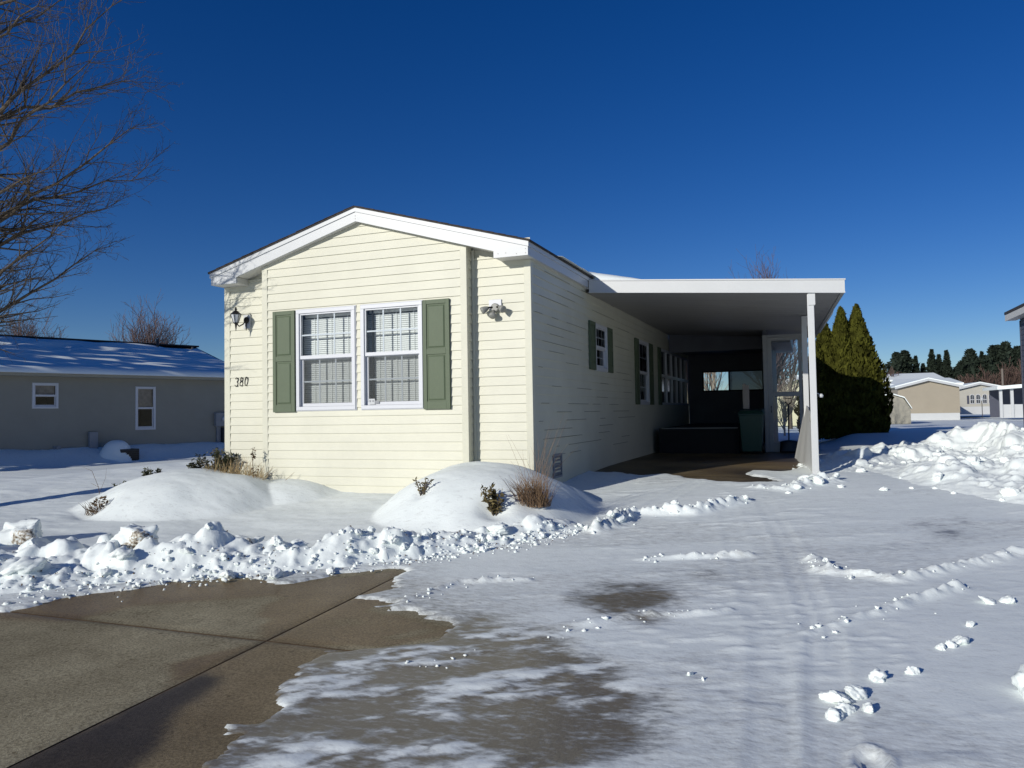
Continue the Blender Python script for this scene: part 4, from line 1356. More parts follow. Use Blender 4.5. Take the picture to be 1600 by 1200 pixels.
# on the ploughed ridge
cnt = 0
while cnt < 75:
    t = rc.random()
    i = min(int(t*8)+1, 8)
    a, b = BERM[i-1], BERM[i]
    tt = rc.random()
    x = a[0]+(b[0]-a[0])*tt; y = a[1]+(b[1]-a[1])*tt
    w = a[2]
    x += rc.gauss(0, w*.33)+w*.18; y += rc.gauss(0, w*.33)-w*.18
    if x < -4.5 or x > 1.2 or y < -5.6 or y > -1.0:
        continue
    place_clod(x, y, look_z(RG, x, y), .025+.05*rc.random()**2.2, 'white snow clod on the ploughed ridge beside the bare concrete', 'snow clods on the ploughed ridge')
    cnt += 1
for (x, y, r, lab) in [(-1.02, -3.56, .085, 'rounded snow block at the lower edge of the ridge on bare concrete, larger of two'), (-1.42, -3.67, .065, 'rounded snow block at the lower edge of the ridge on bare concrete, smaller of two'),
                       (-1.95, -2.75, .12, 'white square snow block on the crest of the ridge'), (-3.0, -4.3, .13, 'large broken snow slab low on the left part of the ridge'), (-2.35, -3.9, .10, 'broken snow slab at the foot of the ridge right of the dirt faced block'), (-3.6, -3.75, .15, 'biggest tilted snow slab on the far left crest of the ridge'), (-1.3, -2.85, .09, 'pointed snow slab on the middle crest of the ridge'), (-0.62, -2.35, .10, 'upright snow block on the ridge below the shrub twig'), (0.28, -1.85, .11, 'tall snow block standing at the right end of the ridge')]:
    place_clod(x, y, look_z(RG, x, y), r, lab, 'snow clods on the ploughed ridge')
cnt = 0
while cnt < 80:
    x = rc.uniform(3.4, 7.0); y = rc.uniform(-.4, 6.0)
    X, Y, Zm, gz = HG
    i = int((x-X[0, 0])/.025); j = int((y-Y[0, 0])/.025)
    h = Zm[j, i]-gz[j, i]
    if h < -.02 and rc.random() > .12:
        continue
    if h < -.029:
        continue
    place_clod(x, y, look_z(HG, x, y), .03+.10*rc.random()**2.5, 'white snow clod on the big heap right of the carport', 'snow clods on the big heap')
    cnt += 1
for (x, y, r) in [(2.84, 1.34, .045), (3.0, 1.2, .05), (3.25, 1.62, .08), (3.1, 1.75, .10), (3.45, 2.0, .09), (3.96, 1.34, .05), (2.9, 1.0, .035), (3.5, 1.5, .05)]:
    place_clod(x, y, ground_z(x, y), r, 'white snow clod on the ground near the foot of the carport post', 'snow clods near the carport post')
for (x, y, r) in [(1.30, -0.95, .065), (1.22, -1.05, .05), (1.36, -0.75, .045), (1.75, -.3, .04), (1.95, -.22, .035), (2.1, 0.0, .045), (2.3, .25, .04), (1.55, -.38, .03), (1.15, -1.3, .035), (2.45, .42, .04)]:
    place_clod(x, y, ground_z(x, y), r, 'white snow clod of the small broken ridge across the driveway', 'snow clods across the driveway')
for (x, y, r) in [(3.24, -4.86, .06), (3.33, -4.78, .055), (3.28, -4.97, .05), (3.38, -4.92, .04), (3.22, -5.05, .045), (3.45, -4.52, .055), (3.62, -4.40, .035), (3.86, -3.92, .035), (3.92, -3.84, .05), (3.80, -3.97, .03), (4.22, -2.95, .06), (4.35, -2.9, .045), (4.12, -4.5, .12), (2.55, -4.72, .022), (2.62, -4.78, .014), (4.02, -3.5, .03), (3.42, -2.55, .03), (3.32, -2.3, .035), (3.25, -2.15, .03)]:
    place_clod(x, y, ground_z(x, y), r, 'small snow clod lying loose on the packed driveway snow', 'loose snow clods on the driveway')
# dirty blocks
for (x, y, r, lab, sd_) in [(-2.58, -3.55, .20, 'snow block with a brown dirt face on the ridge left of the others', 401), (-1.95, -2.95, .13, 'snow block with a tan dirty top on the ridge crest', 402), (-4.35, -3.3, .25, 'large snow block with a brown patch at the far left end of the ridge', 403)]:
    o = clod_obj('dirty_snow_block', sd_, M['snow_dirty'])
    V = clod_mesh(sd_)
    vattr(o, 'dirt', np.clip((V[:, 0]*.45-V[:, 1]*.75-.22)*2.6, 0, .95))
    o.location = (x, y, look_z(RG, x, y)+r*.30); o.scale = (r*1.05, r*.85, r); o.rotation_euler = (.1, -.1, .3)
    tag(o, lab, 'snow block')
# brown grit at the foot of the ridge
rg = np.random.default_rng(29)
GI, GF = ico(0)
Vs, Fs, off = [], [], 0
for _ in range(420):
    i = rg.integers(1, 9); a, b = BERM[i-1], BERM[i]; tt = rg.random(); w = a[2]
    x = a[0]+(b[0]-a[0])*tt+rg.normal()*w*.35+w*.35; y = a[1]+(b[1]-a[1])*tt+rg.normal()*w*.35-w*.35
    if x < -5 or x > 1.35 or y < -6 or y > -.8:
        continue
    Vs.append(GI*(1+.3*rg.normal(size=(len(GI), 1)))*rg.uniform(.002, .008)+np.array([x, y, look_z(RG, x, y)+.002])); Fs.append(GF+off); off += len(GI)
gm = mesh_np('dirt_grit', np.concatenate(Vs), np.concatenate(Fs), M['deadleaf'])
gm['kind'] = 'stuff'
# crumbs too many to count
r = np.random.default_rng(17)
Vs, Fs, off = [], [], 0
IV1, IF1 = ico(1)
cand = []
while len(cand) < 1100:
    if r.random() < .72:
        i = r.integers(1, 9); a, b = BERM[i-1], BERM[i]; tt = r.random(); w = a[2]
        x = a[0]+(b[0]-a[0])*tt+r.normal()*w*.3+w*.45; y = a[1]+(b[1]-a[1])*tt+r.normal()*w*.3-w*.45
        if x < -5 or x > 1.35 or y < -6 or y > -.8:
            continue
        z = max(look_z(RG, x, y), 0*ground_z(x, y)-9)
        rr = .006+.016*r.random()**2.5
    else:
        R = RIDGES[r.integers(0, len(RIDGES))][0]
        i = r.integers(1, len(R)); a, b = R[i-1], R[i]; tt = r.random()
        x = a[0]+(b[0]-a[0])*tt+r.normal()*.07; y = a[1]+(b[1]-a[1])*tt+r.normal()*.07
        z = ground_z(x, y); rr = .004+.012*r.random()**2.5
    cand.append((x, y, z, rr))
for (x, y, z, rr) in cand:
    V = IV1*(1+.25*r.normal(size=(len(IV1), 1)))*rr*np.array([r.uniform(.8, 1.4), r.uniform(.8, 1.2), r.uniform(.6, 1)])
    Vs.append(V+np.array([x, y, z+rr*.3])); Fs.append(IF1+off); off += len(IV1)
cr = mesh_np('snow_crumbs', np.concatenate(Vs), np.concatenate(Fs), M['snow'])
cr['kind'] = 'stuff'

# ------------------------------------------------------------------ plants by the front beds
def blades(mb, base, n, h0, h1, spread, lean, rr, seed, w=.0028):
    r = random.Random(seed)
    for _ in range(n):
        a = r.uniform(0, 6.283); rad_ = rr*math.sqrt(r.random())
        p = Vector(base)+Vector((math.cos(a)*rad_, math.sin(a)*rad_, -.04))
        h = r.uniform(h0, h1)
        d = Vector((r.gauss(lean[0], spread), r.gauss(lean[1], spread), 1)).normalized()
        b = Vector((r.gauss(lean[0], .3), r.gauss(lean[1], .3), r.uniform(-.5, .1)))*h*.35
        pts = [p+d*h*t+b*t*t for t in (0, .3, .6, .85, 1)]
        mb.tube(pts, [w, w*.9, w*.7, w*.45, w*.2], 3, cap=False)
def bz(x, y):
    b, _ = yard_h(np.array([float(x)]), np.array([float(y)]))
    return float(g0(np.array([float(y)]))[0]+b[0])
q = MB(); gx, gy = 0.42, -1.15
gz_ = bz(gx, gy)
blades(q, (gx, gy, gz_), 340, .16, .42, .30, (-.05, -.30), .17, 3, .0032)
blades(q, (gx, gy, gz_), 22, .5, .85, .25, (.05, -.05), .12, 4, .0024)
blades(q, (gx-.1, gy+.3, gz_), 9, .7, 1.05, .12, (.10, .05), .10, 5, .0022)
gr = q.build('dry_grass_clump', M['grass_dark'])
tag(gr, 'brown dry ornamental grass clump with long stalks in the right snow mound', 'grass clump')
q = MB(); gx, gy = -4.25, -0.45
blades(q, (gx, gy, bz(gx, gy)), 170, .10, .34, .45, (.10, -.1), .30, 6, .003)
blades(q, (gx+.45, gy, bz(gx+.45, gy)), 50, .10, .25, .4, (.2, 0), .15, 16, .003)
tag(q.build('dry_grass_clump', M['grass']), 'straw coloured dry grass at the left corner of the cream home', 'grass clump')

def leafy(mb, base, n, R, H, size, seed, up=.5):
    r = random.Random(seed)
    for _ in range(n):
        a = r.uniform(0, 6.283); t = r.random()
        rr = R*math.sqrt(r.random())*(1.05-.6*t)
        c = Vector(base)+Vector((math.cos(a)*rr, math.sin(a)*rr, H*t))
        d = Vector((math.cos(a)*.8, math.sin(a)*.8, up+r.gauss(0, .4))).normalized()
        s = Vector((r.gauss(0, 1), r.gauss(0, 1), r.gauss(0, 1))).cross(d).normalized()
        L = size*r.uniform(.6, 1.3); w = L*.38
        mb.poly([c-d*L*.5, c+s*w*.5, c+d*L*.5, c-s*w*.5])
def sprig(name, x, y, z, R, H, n, size, seed, m, label, tw=5):
    t = thing(name, label, 'shrub', (x, y, z))
    r = random.Random(seed)
    q = MB(); lf = MB()
    for i in range(tw):
        a = r.uniform(0, 6.283)
        tip = Vector((x+math.cos(a)*R*r.uniform(.4, 1), y+math.sin(a)*R*r.uniform(.4, 1), z+H*r.uniform(.5, 1)))
        b0 = Vector((x, y, z-.06)); mid_ = b0.lerp(tip, .55)+Vector((0, 0, H*.12))
        q.tube([b0, mid_, tip], [.007, .005, .002], 5)
        for k in range(n//tw):
            u = r.uniform(.25, 1.0)
            c = (b0.lerp(mid_, u/.55) if u < .55 else mid_.lerp(tip, (u-.55)/.45))
            d = Vector((r.gauss(0, 1), r.gauss(0, 1), r.gauss(.5, .6))).normalized()
            s = Vector((r.gauss(0, 1), r.gauss(0, 1), r.gauss(0, 1))).cross(d).normalized()
            L = size*r.uniform(.6, 1.3)
            lf.poly([c, c+d*L*.5+s*L*.2, c+d*L, c+d*L*.5-s*L*.2])
    q.build('stem', M['bark'], t); lf.build('foliage', m, t)
    return t
def on(x, y, dz=0.0):
    return bz(x, y)+dz
sprig('evergreen_twig', -0.83, -1.33, on(-.83, -1.33, .02), .14, .20, 90, .045, 11, M['bronze_leaf'], 'small bronze evergreen twig poking out of the right snow mound near its left slope', 6)
sprig('evergreen_shrub', 0.10, -1.48, on(.10, -1.48, .0), .15, .30, 380, .055, 12, M['bronze_leaf'], 'dark green leafy shrub in a hollow of the right snow mound beside the brown grass', 14)
for i, (x, y, R, H, lab) in enumerate([(-6.35, -0.35, .14, .12, 'lowest evergreen tip at the left foot of the left snow mound'), (-6.0, -0.1, .16, .30, 'narrow dark evergreen tip left of the wide one behind the left mound'), (-5.35, 0.1, .18, .38, 'left half of the wide dark evergreen top behind the left mound'),
                                    (-5.05, 0.1, .26, .46, 'tallest dark evergreen top behind the crest of the left mound'), (-4.62, -0.15, .20, .34, 'dark evergreen tip right of the tallest one beside the straw grass')]):
    sprig('evergreen_shrub', x, y, on(x, y, 0.0), R, H, 420 if H > .2 else 120, .06, 20+i, M['shrub'], lab, 16 if H > .2 else 7)
# dead plant stalks
def stalk(label, pts, heads, m, seed):
    t = thing('dead_plant_stalk', label, 'dead plant', pts[0])
    q = MB(); q.tube(pts, [.006]+[.004]*(len(pts)-2)+[.002], 5); q.build('stem', M['deadleaf'], t)
    lf = MB(); r = random.Random(seed)
    for (hx, hy, hz, R, H, n) in heads:
        for _ in range(n):
            c = Vector((hx+r.gauss(0, R), hy+r.gauss(0, R), hz+r.uniform(-H, H)))
            d = Vector((r.gauss(0, 1), r.gauss(0, 1), r.gauss(-.3, .7))).normalized(); s = d.orthogonal().normalized()
            L = .04*r.uniform(.6, 1.3)
            lf.poly([c, c+d*L*.5+s*L*.25, c+d*L, c+d*L*.5-s*L*.25])
    lf.build('dead_leaf', m, t)
stalk('upright dead stalk with a narrow seed head against the cream wall left', [(-3.82, -.42, .30), (-3.92, -.38, .55), (-3.95, -.35, .72), (-3.96, -.33, .92)], [(-3.96, -.33, .84, .010, .08, 40), (-3.88, -.38, .55, .03, .10, 45), (-3.78, -.42, .40, .03, .06, 30)], M['deadleaf'], 31)
stalk('dead stalk with curled bronze leaves at the far left corner of the home', [(-4.80, -.15, .35), (-4.82, -.14, .62), (-4.79, -.12, .82)], [(-4.80, -.13, .84, .035, .05, 45), (-4.9, -.13, .62, .03, .04, 20)], M['bronze_leaf'], 32)
t = thing('dry_branch_twig', 'thin dry forked twig leaning against the bump out wall', 'twig', (-3.6, -.35, .25))
q = MB()
q.tube([(-3.75, -.38, .24), (-3.58, -.32, .38), (-3.42, -.28, .50), (-3.33, -.26, .58)], [.007, .006, .004, .002], 5)
q.tube([(-3.50, -.30, .44), (-3.40, -.29, .44), (-3.36, -.28, .36)], [.004, .003, .002], 4)
q.tube([(-3.62, -.33, .34), (-3.48, -.36, .34), (-3.35, -.40, .30)], [.004, .003, .002], 4)
q.build('branch', M['twig_pale'], t)
q = MB(); gx, gy = -5.15, -1.75
blades(q, (gx, gy, bz(gx, gy)), 80, .05, .22, .5, (-.3, -.1), .16, 61, .0035)
leafy(q, (gx, gy, bz(gx, gy)-.02), 120, .14, .20, .05, 62)
tag(q.build('dead_leaf_clump', M['deadleaf']), 'brown dead leaf clump at the left foot of the left snow mound', 'dead plant')
q = MB()
q.tube([(-6.0, -1.0, .10), (-6.05, -1.0, .40), (-6.15, -1.02, .62), (-6.3, -1.05, .68)], [.005, .004, .003, .001], 4)
q.tube([(-6.03, -1.0, .32), (-5.92, -1.0, .52), (-5.9, -1.0, .66)], [.003, .002, .001], 4)
q.tube([(-6.05, -1.0, .40), (-6.2, -1.0, .45)], [.003, .001], 4)
tag(q.build('bare_weed', M['deadleaf']), 'thin bare weed stem standing left of the left snow mound', 'weed')

# ------------------------------------------------------------------ bare trees
def branch(mb, p, d, length, r0, level, r, maxlev, twigr=.003, up=.12, kids=6, spread=42, sides=5, wob=.12):
    n = max(3, int(length/.22)) if level < 2 else 4
    pts = [p.copy()]; rs = [r0]
    dd = d.copy(); q_ = p.copy()
    for i in range(n):
        dd = (dd+Vector((r.gauss(0, wob), r.gauss(0, wob), r.gauss(up*.5, wob)))).normalized()
        q_ = q_+dd*(length/n)
        pts.append(q_.copy()); rs.append(max(twigr*.6, r0*(1-.85*(i+1)/n)))
    mb.tube(pts, rs, sides if level < 2 else 3, cap=False)
    if level >= maxlev:
        return
    for k in range(kids):
        t = (k+.7+r.uniform(-.3, .3))/(kids+.4)
        t = min(.98, max(.15, t))
        i = min(n-1, int(t*n)); b = pts[i].lerp(pts[i+1], t*n-i)
        base = (pts[i+1]-pts[i]).normalized()
        side = base.cross(Vector((r.gauss(0, 1), r.gauss(0, 1), r.gauss(0, 1)))).normalized()
        ang = rad(r.gauss(spread, 9))
        nd = (base*math.cos(ang)+side*math.sin(ang)).normalized()
        ln = length*(.52-.25*t)*r.uniform(.7, 1.25)
        branch(mb, b, nd, ln, max(twigr, rs[i]*.55), level+1, r, maxlev, twigr, up, max(3, kids-1), spread, sides, wob)
bt = thing('bare_tree', 'big leafless tree with its crown reaching in at the top left', 'tree', (-8.1, -3.2, 0))
q = MB()
tp = [Vector((-8.1, -3.2, -.1)), Vector((-8.08, -3.2, .5)), Vector((-8.0, -3.2, 1.6)), Vector((-7.95, -3.22, 2.8)), Vector((-7.85, -3.22, 4.2)), Vector((-7.7, -3.2, 5.8)), Vector((-7.6, -3.2, 7.6))]
q.tube(tp, [.24, .19, .165, .145, .11, .075, .03], 12)
q.build('trunk', M['bark'], bt, smooth=True)
q = MB()
rt = random.Random(21)
tips = [(-4.03, -1.93, 6.46), (-4.71, -2.11, 6.91), (-5.15, -2.61, 7.2), (-4.44, -1.29, 5.23), (-4.72, -1.05, 4.68), (-4.97, -1.24, 4.25), (-5.31, -1.14, 3.72), (-6.27, -1.6, 3.32), (-6.26, -1.79, 2.74), (-4.17, -2.17, 5.71), (-4.46, -2.73, 6.21), (-4.29, -1.57, 5.71), (-5.22, -1.76, 3.98), (-4.8, -2.37, 4.47), (-4.76, -3.04, 5.54)]
tips += [(-6.5, -1.0, 7.5), (-9.5, -1.2, 6.5), (-11, -3, 6.0), (-10.5, -4.5, 5.5), (-8.5, -6, 6.5), (-9, -5.5, 5.0), (-7, -5.5, 6.8)]
for i, tp_ in enumerate(tips):
    T_ = Vector(tp_)
    if i < 15:
        T_ = T_+(Vector((-7.9, -3.2, T_.z-1.2))-T_)*.13
    hb = max(1.7, min(6.2, T_.z-2.35+rt.uniform(-.3, .3)))
    tt = (hb-1.6)/(7.6-1.6)
    b = Vector((-8.0+.4*tt, -3.2, hb))
    n = 12
    pts = []
    sag = (T_-b).length*.10
    for k in range(n+1):
        u = k/n
        p = b.lerp(T_, u)+Vector((rt.gauss(0, .025), rt.gauss(0, .025), math.sin(u*math.pi)*sag*rt.uniform(.8, 1.1)*(1 if i % 3 else -.4)+rt.gauss(0, .02)))
        pts.append(p)
    r0 = .058 if i < 15 else .05
    rs = [max(.004, r0*(1-.9*(k/n)**.8)) for k in range(n+1)]
    q.tube(pts, rs, 7, cap=False)
    L = (T_-b).length
    for k in range(2, n+1):
        base = (pts[k]-pts[k-1]).normalized()
        for s in range((3 if i < 15 else 2) if k < n else 4):
            side = base.cross(Vector((rt.gauss(0, 1), rt.gauss(0, 1), rt.gauss(0, 1)))).normalized()
            ang = rad(rt.gauss(38, 10))
            nd = (base*math.cos(ang)+side*math.sin(ang)+Vector((0, 0, .12))).normalized()
            branch(q, pts[k], nd, L*(.34-.18*k/n)*rt.uniform(.6, 1.2), max(.0045, rs[k]*.55), 1, rt, 3, .0026, .10, 4, 38, 4, .13)
q.build('crown', M['bark'], bt)

def far_tree(label, x, y, zb, H, W, seed, stems=9, m='twig', group=None, twr=.012, kids=5, lev=2):
    t = thing('bare_tree', label, 'tree', (x, y, zb), group)
    r = random.Random(seed)
    q = MB(); q.tube([(x, y, zb-.2), (x, y, zb+H*.22)], [H*.022, H*.016], 7); q.build('trunk', M[m], t)
    q = MB()
    for i in range(stems):
        a = 6.283*i/stems+r.uniform(-.3, .3)
        sp = r.uniform(.1, 1.0)
        d = Vector((math.cos(a)*W/H*sp, math.sin(a)*W/H*sp, 1)).normalized()
        branch(q, Vector((x, y, zb+H*r.uniform(.10, .25))), d, H*r.uniform(.62, .85)*(1-.15*sp), H*.010, 0, r, lev, twr, .10, kids, 30, 4, .07)
    q.build('crown', M[m], t)
far_tree('bare round tree behind the snowy roof of the left neighbour, right one', -33.2, 25.1, 0.3, 7.3, 3.6, 41, 36, twr=.011, kids=9)
far_tree('bare tree low behind the snowy roof at the left edge', -49.5, 29.5, 0.3, 8.9, 4.6, 42, 26, twr=.016, kids=8)
far_tree('purplish bare treetop showing above the carport roof', 1.8, 22.7, 0.3, 6.5, 2.2, 43, 26, twr=.006, kids=9)
far_tree('pale bare shrub seen through the storm door glass', 2.35, 19.0, .35, 1.9, 1.3, 44, 14, 'twig_pale', twr=.008, kids=5, lev=2)
far_tree('bare tree seen through the upper storm door pane', 2.2, 34, .2, 6.2, 3.2, 45, 12, 'bark', twr=.012)
far_tree('bare tree seen through the porch window', -0.6, 24, .3, 4.5, 2.5, 46, 9, 'twig_pale', twr=.012)

# ------------------------------------------------------------------ arborvitae
def conifer_cloud(cx, cy, zb, H, R, n, seed, size, profile, m, parent, name='crown', lumps=.28, flat=.75, solid=True):
    r = np.random.default_rng(seed)
    t = r.random(n)**1.25
    a = r.random(n)*2*np.pi
    lum = 1+lumps*2*fbm(a*R*1.2+seed, t*H*.8, 1.1, 3, seed)
    rr = R*profile(t)*lum*np.sqrt(r.uniform(.55, 1.06, n))
    P = np.stack([cx+np.cos(a)*rr, cy+np.sin(a)*rr, zb+t*H], -1)
    out = np.stack([np.cos(a), np.sin(a), np.zeros(n)], -1)
    d = out*(1-flat)+np.array([0, 0, flat])+r.normal(size=(n, 3))*.28
    d /= np.linalg.norm(d, axis=1)[:, None]
    s = np.cross(d, out+r.normal(size=(n, 3))*.6); s /= np.linalg.norm(s, axis=1)[:, None]
    L = size*r.uniform(.6, 1.4, n)[:, None]
    V = np.stack([P-d*L*.5, P+s*L*.30, P+d*L*.6, P-s*L*.30], 1).reshape(-1, 3)
    F = np.arange(4*n).reshape(-1, 4)
    # dark woody core keeps the sky from showing through the middle
    na, nh = 18, 14
    core = []
    for j in range(nh):
        tt = j/(nh-1)
        for i in range(na):
            aa = 2*np.pi*i/na
            rc_ = R*float(profile(np.array([tt*.97]))[0])*.72*(1+.12*math.sin(aa*3+seed+tt*9))
            core.append((cx+math.cos(aa)*rc_, cy+math.sin(aa)*rc_, zb+tt*H*.95))
    cf = [(j*na+i, j*na+(i+1) % na, (j+1)*na+(i+1) % na, (j+1)*na+i) for j in range(nh-1) for i in range(na)]
    if not solid:
        return mesh_np(name, V, F, m, smooth=False, parent=parent)
    V2 = np.concatenate([V, np.array(core)]); F2 = np.concatenate([F, np.array(cf)+len(V)])
    return mesh_np(name, V2, F2, m, smooth=False, parent=parent)
arb_prof = lambda t: np.clip(np.minimum(1.0, .66+t*1.6), 0, 1)*np.clip(1-t, 0, 1)**.74*1.07
for i, (x, y, H, R, lab) in enumerate([(5.05, 24.9, 5.25, 1.14, 'tallest arborvitae with a pointed top, right one of the row by the carport'), (4.45, 24.6, 5.15, 1.0, 'slim arborvitae with a pointed top in the middle of the row'), (3.80, 24.8, 4.7, 1.0, 'lower arborvitae with a dark tip next to the carport gutter'), (3.45, 24.4, 3.8, .80, 'shortest arborvitae half hidden behind the carport posts'), (5.5, 25.0, 3.0, .62, 'low outer arborvitae shoot at the right foot of the row')]):
    x, y, H, R = 3.165+(x-3.165)*.645, -8.8+(y+8.8)*.645, H*.645, R*.66
    t = thing('arborvitae', lab, 'conifer', (x, y, .60), 'arborvitae row by the carport')
    q = MB(); q.tube([(x, y, .5), (x, y, 1.3)], [.07, .05], 8); q.build('trunk', M['bark'], t)
    conifer_cloud(x, y, .58, H, R, 10000, 50+i, .115, arb_prof, M['arbor'], t)

# ------------------------------------------------------------------ neighbour on the left
NL = Vector((-17.448, 5.548, 0)); ND = Vector((.339, .941, 0)).normalized(); NN = Vector((.941, -.339, 0)).normalized()
def nf(u, n, z):
    p = NL+ND*u+NN*n
    return (p.x, p.y, z)
nb = thing('neighbour_house', 'long beige house in shade with a snowy low roof at the left', 'house', tuple(NL+Vector((0, 0, .4))))
U0, U1 = -6.0, 7.35
q = MB()
wins = [(0.77, 1.42, 1.69, 2.40), (3.59, 4.19, 1.01, 2.335)]
cur = U0
for (a, b, c, d) in wins:
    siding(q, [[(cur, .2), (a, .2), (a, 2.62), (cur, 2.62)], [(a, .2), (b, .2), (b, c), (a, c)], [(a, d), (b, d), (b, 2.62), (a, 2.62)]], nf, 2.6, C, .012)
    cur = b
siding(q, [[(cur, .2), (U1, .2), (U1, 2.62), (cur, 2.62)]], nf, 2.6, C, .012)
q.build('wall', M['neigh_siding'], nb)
q = MB()
q.poly([nf(U1, 0, .2), nf(U1, -8, .2), nf(U1, -8, 2.6), nf(U1, -4, 3.85), nf(U1, 0, 2.6)])
q.poly([nf(U0, 0, .2), nf(U0, -8, .2), nf(U0, -8, 2.6), nf(U0, -4, 3.85), nf(U0, 0, 2.6)])
q.poly([nf(U0, -8, .2), nf(U1, -8, .2), nf(U1, -8, 2.6), nf(U0, -8, 2.6)])
q.build('wall', M['neigh_siding'], nb)
for (a, b, c, d) in wins:
    w = window(nb, nf, a, b, c, d, cols=0, blind=False, screen=False)
    q = MB(); zm = (c+d)/2
    q.poly([nf(a+.06, -.09, zm), nf(b-.06, -.09, zm), nf(b-.06, -.09, d-.05), nf(a+.06, -.09, d-.05)])
    q.build('curtain', M['curtain'], w)
q = MB()
q.box(U0-.2, U1+.1, .0, .30, 2.585, 2.62, nf); q.box(U0-.2, U1+.1, .342, .362, 2.585, 2.715, nf)
q.build('eave_soffit', M['neigh_siding'], nb)
q = MB()
RZ = 3.98
q.hexa([nf(U0-.2, .34, 2.64), nf(U1+.15, .34, 2.64), nf(U1+.15, -4, RZ), nf(U0-.2, -4, RZ)], [nf(U0-.2, .34, 2.70), nf(U1+.15, .34, 2.70), nf(U1+.15, -4, RZ+.06), nf(U0-.2, -4, RZ+.06)])
q.hexa([nf(U0-.2, -4.002, RZ), nf(U1+.15, -4.002, RZ), nf(U1+.15, -8.3, 2.64), nf(U0-.2, -8.3, 2.64)], [nf(U0-.2, -4.002, RZ+.06), nf(U1+.15, -4.002, RZ+.06), nf(U1+.15, -8.3, 2.70), nf(U0-.2, -8.3, 2.70)])
q.box(U0-.2, U1+.15, -4.25, -3.75, RZ+.055, RZ+.11, nf)
q.build('roof', M['dark_shingle'], nb)
def ns_out(U, Vv):
    u = U0-.15+(U1+.10-U0)*U; n = .47-4.1*Vv
    P = [NL.x+ND.x*u+NN.x*n, NL.y+ND.y*u+NN.y*n]
    return P[0], P[1], 2.706+(RZ-2.64)*np.clip((.34-n)/4.34, 0, 1)-.04*sstep(.36, .46, n)
def ns_h(U, Vv, X, Y):
    u = U*(U1-U0); v = Vv*4.1
    e = np.minimum(1, np.minimum(U/.006, (1-U)/.01))*np.minimum(1, np.minimum(Vv/.03, (1-Vv)/.05))
    return .003+np.sqrt(np.clip(e, 0, 1))*(.13+.05*fbm(u*.5, v*2.0, .8, 3, 241)+.045*np.maximum(0, fbm(u*.25+v*.6, v*1.5-u*.1, 2.0, 3, 243)))*(1-.85*sstep(.55, 1.0, fbm(u, v, .7, 2, 245)+Vv*.8))
tag(heap('roof_snow', ns_out, 160, 60, ns_h, M['snow']), 'thick shaded snow on the roof slope of the left neighbour house', 'snow')
for (u, n, h) in ((5.75, -3.35, .42), (7.15, -3.55, .16)):
    q = MB(); z0 = 2.70+(RZ-2.64)*(.34-n)/4.34-.05
    q.tube([nf(u, n, z0), nf(u, n, z0+h)], .05, 10); q.build('vent_pipe', M['pvc'], nb)
q = MB(); q.box(6.13, 6.62, .01, .16, 1.05, 1.50, nf); q.box(6.2, 6.34, .01, .07, .35, 1.049, nf)
ub = q.build('meter_box', M['utility'], nb, bevel=.01)
q = MB(); q.lathe([(.09, 0), (.09, .05), (.06, .09)], nf(6.42, .16, 1.3), tuple(NN), 14); q.build('meter_dial', M['lamp_glass'], ub)
q = MB(); q.box(6.35, 6.6, .01, .2, .35, 1.0, nf); q.build('conduit_box', M['pvc'], nb)
q = MB(); q.box(1.30, 1.48, .0, .07, .50, .60, nf); q.lathe([(.05, 0), (.06, .08)], nf(1.40, .07, .54), tuple(NN), 10); q.build('dryer_vent', M['utility'], nb)
q = MB(); q.box(2.22, 2.46, .02, .15, .30, .98, nf); q.build('meter_pedestal', M['utility'], nb, bevel=.01)
ac = thing('air_conditioner', 'snow covered air conditioner at the foot of the shaded left house', 'air conditioner', nf(2.9, .55, .4))
q = MB(); q.box(2.76, 3.30, .25, .98, .05, .46, nf); q.build('housing', M['pvc'], ac, bevel=.02)
q = MB()
for k in range(5):
    q.box(2.79, 3.27, .981, .992, .12+k*.06, .15+k*.06, nf)
q.build('grille', M['black_metal'], ac)
def ac_out(U, Vv):
    u = 2.30+1.05*U; n = .05+1.0*Vv
    return NL.x+ND.x*u+NN.x*n, NL.y+ND.y*u+NN.y*n, np.full(U.shape, .06)
def ac_h(U, Vv, X, Y):
    q2 = np.clip(np.hypot((U-.5)/.5, (Vv-.5)/.5)*(1+.12*fbm(X, Y, 2.0, 2, 251)), 0, 1)
    return .004+.66*(1-q2**2.6)**.8
tag(heap('snow_drift', ac_out, 60, 60, ac_h, M['snow']), 'rounded snow drift over the air conditioner by the left house', 'snow')

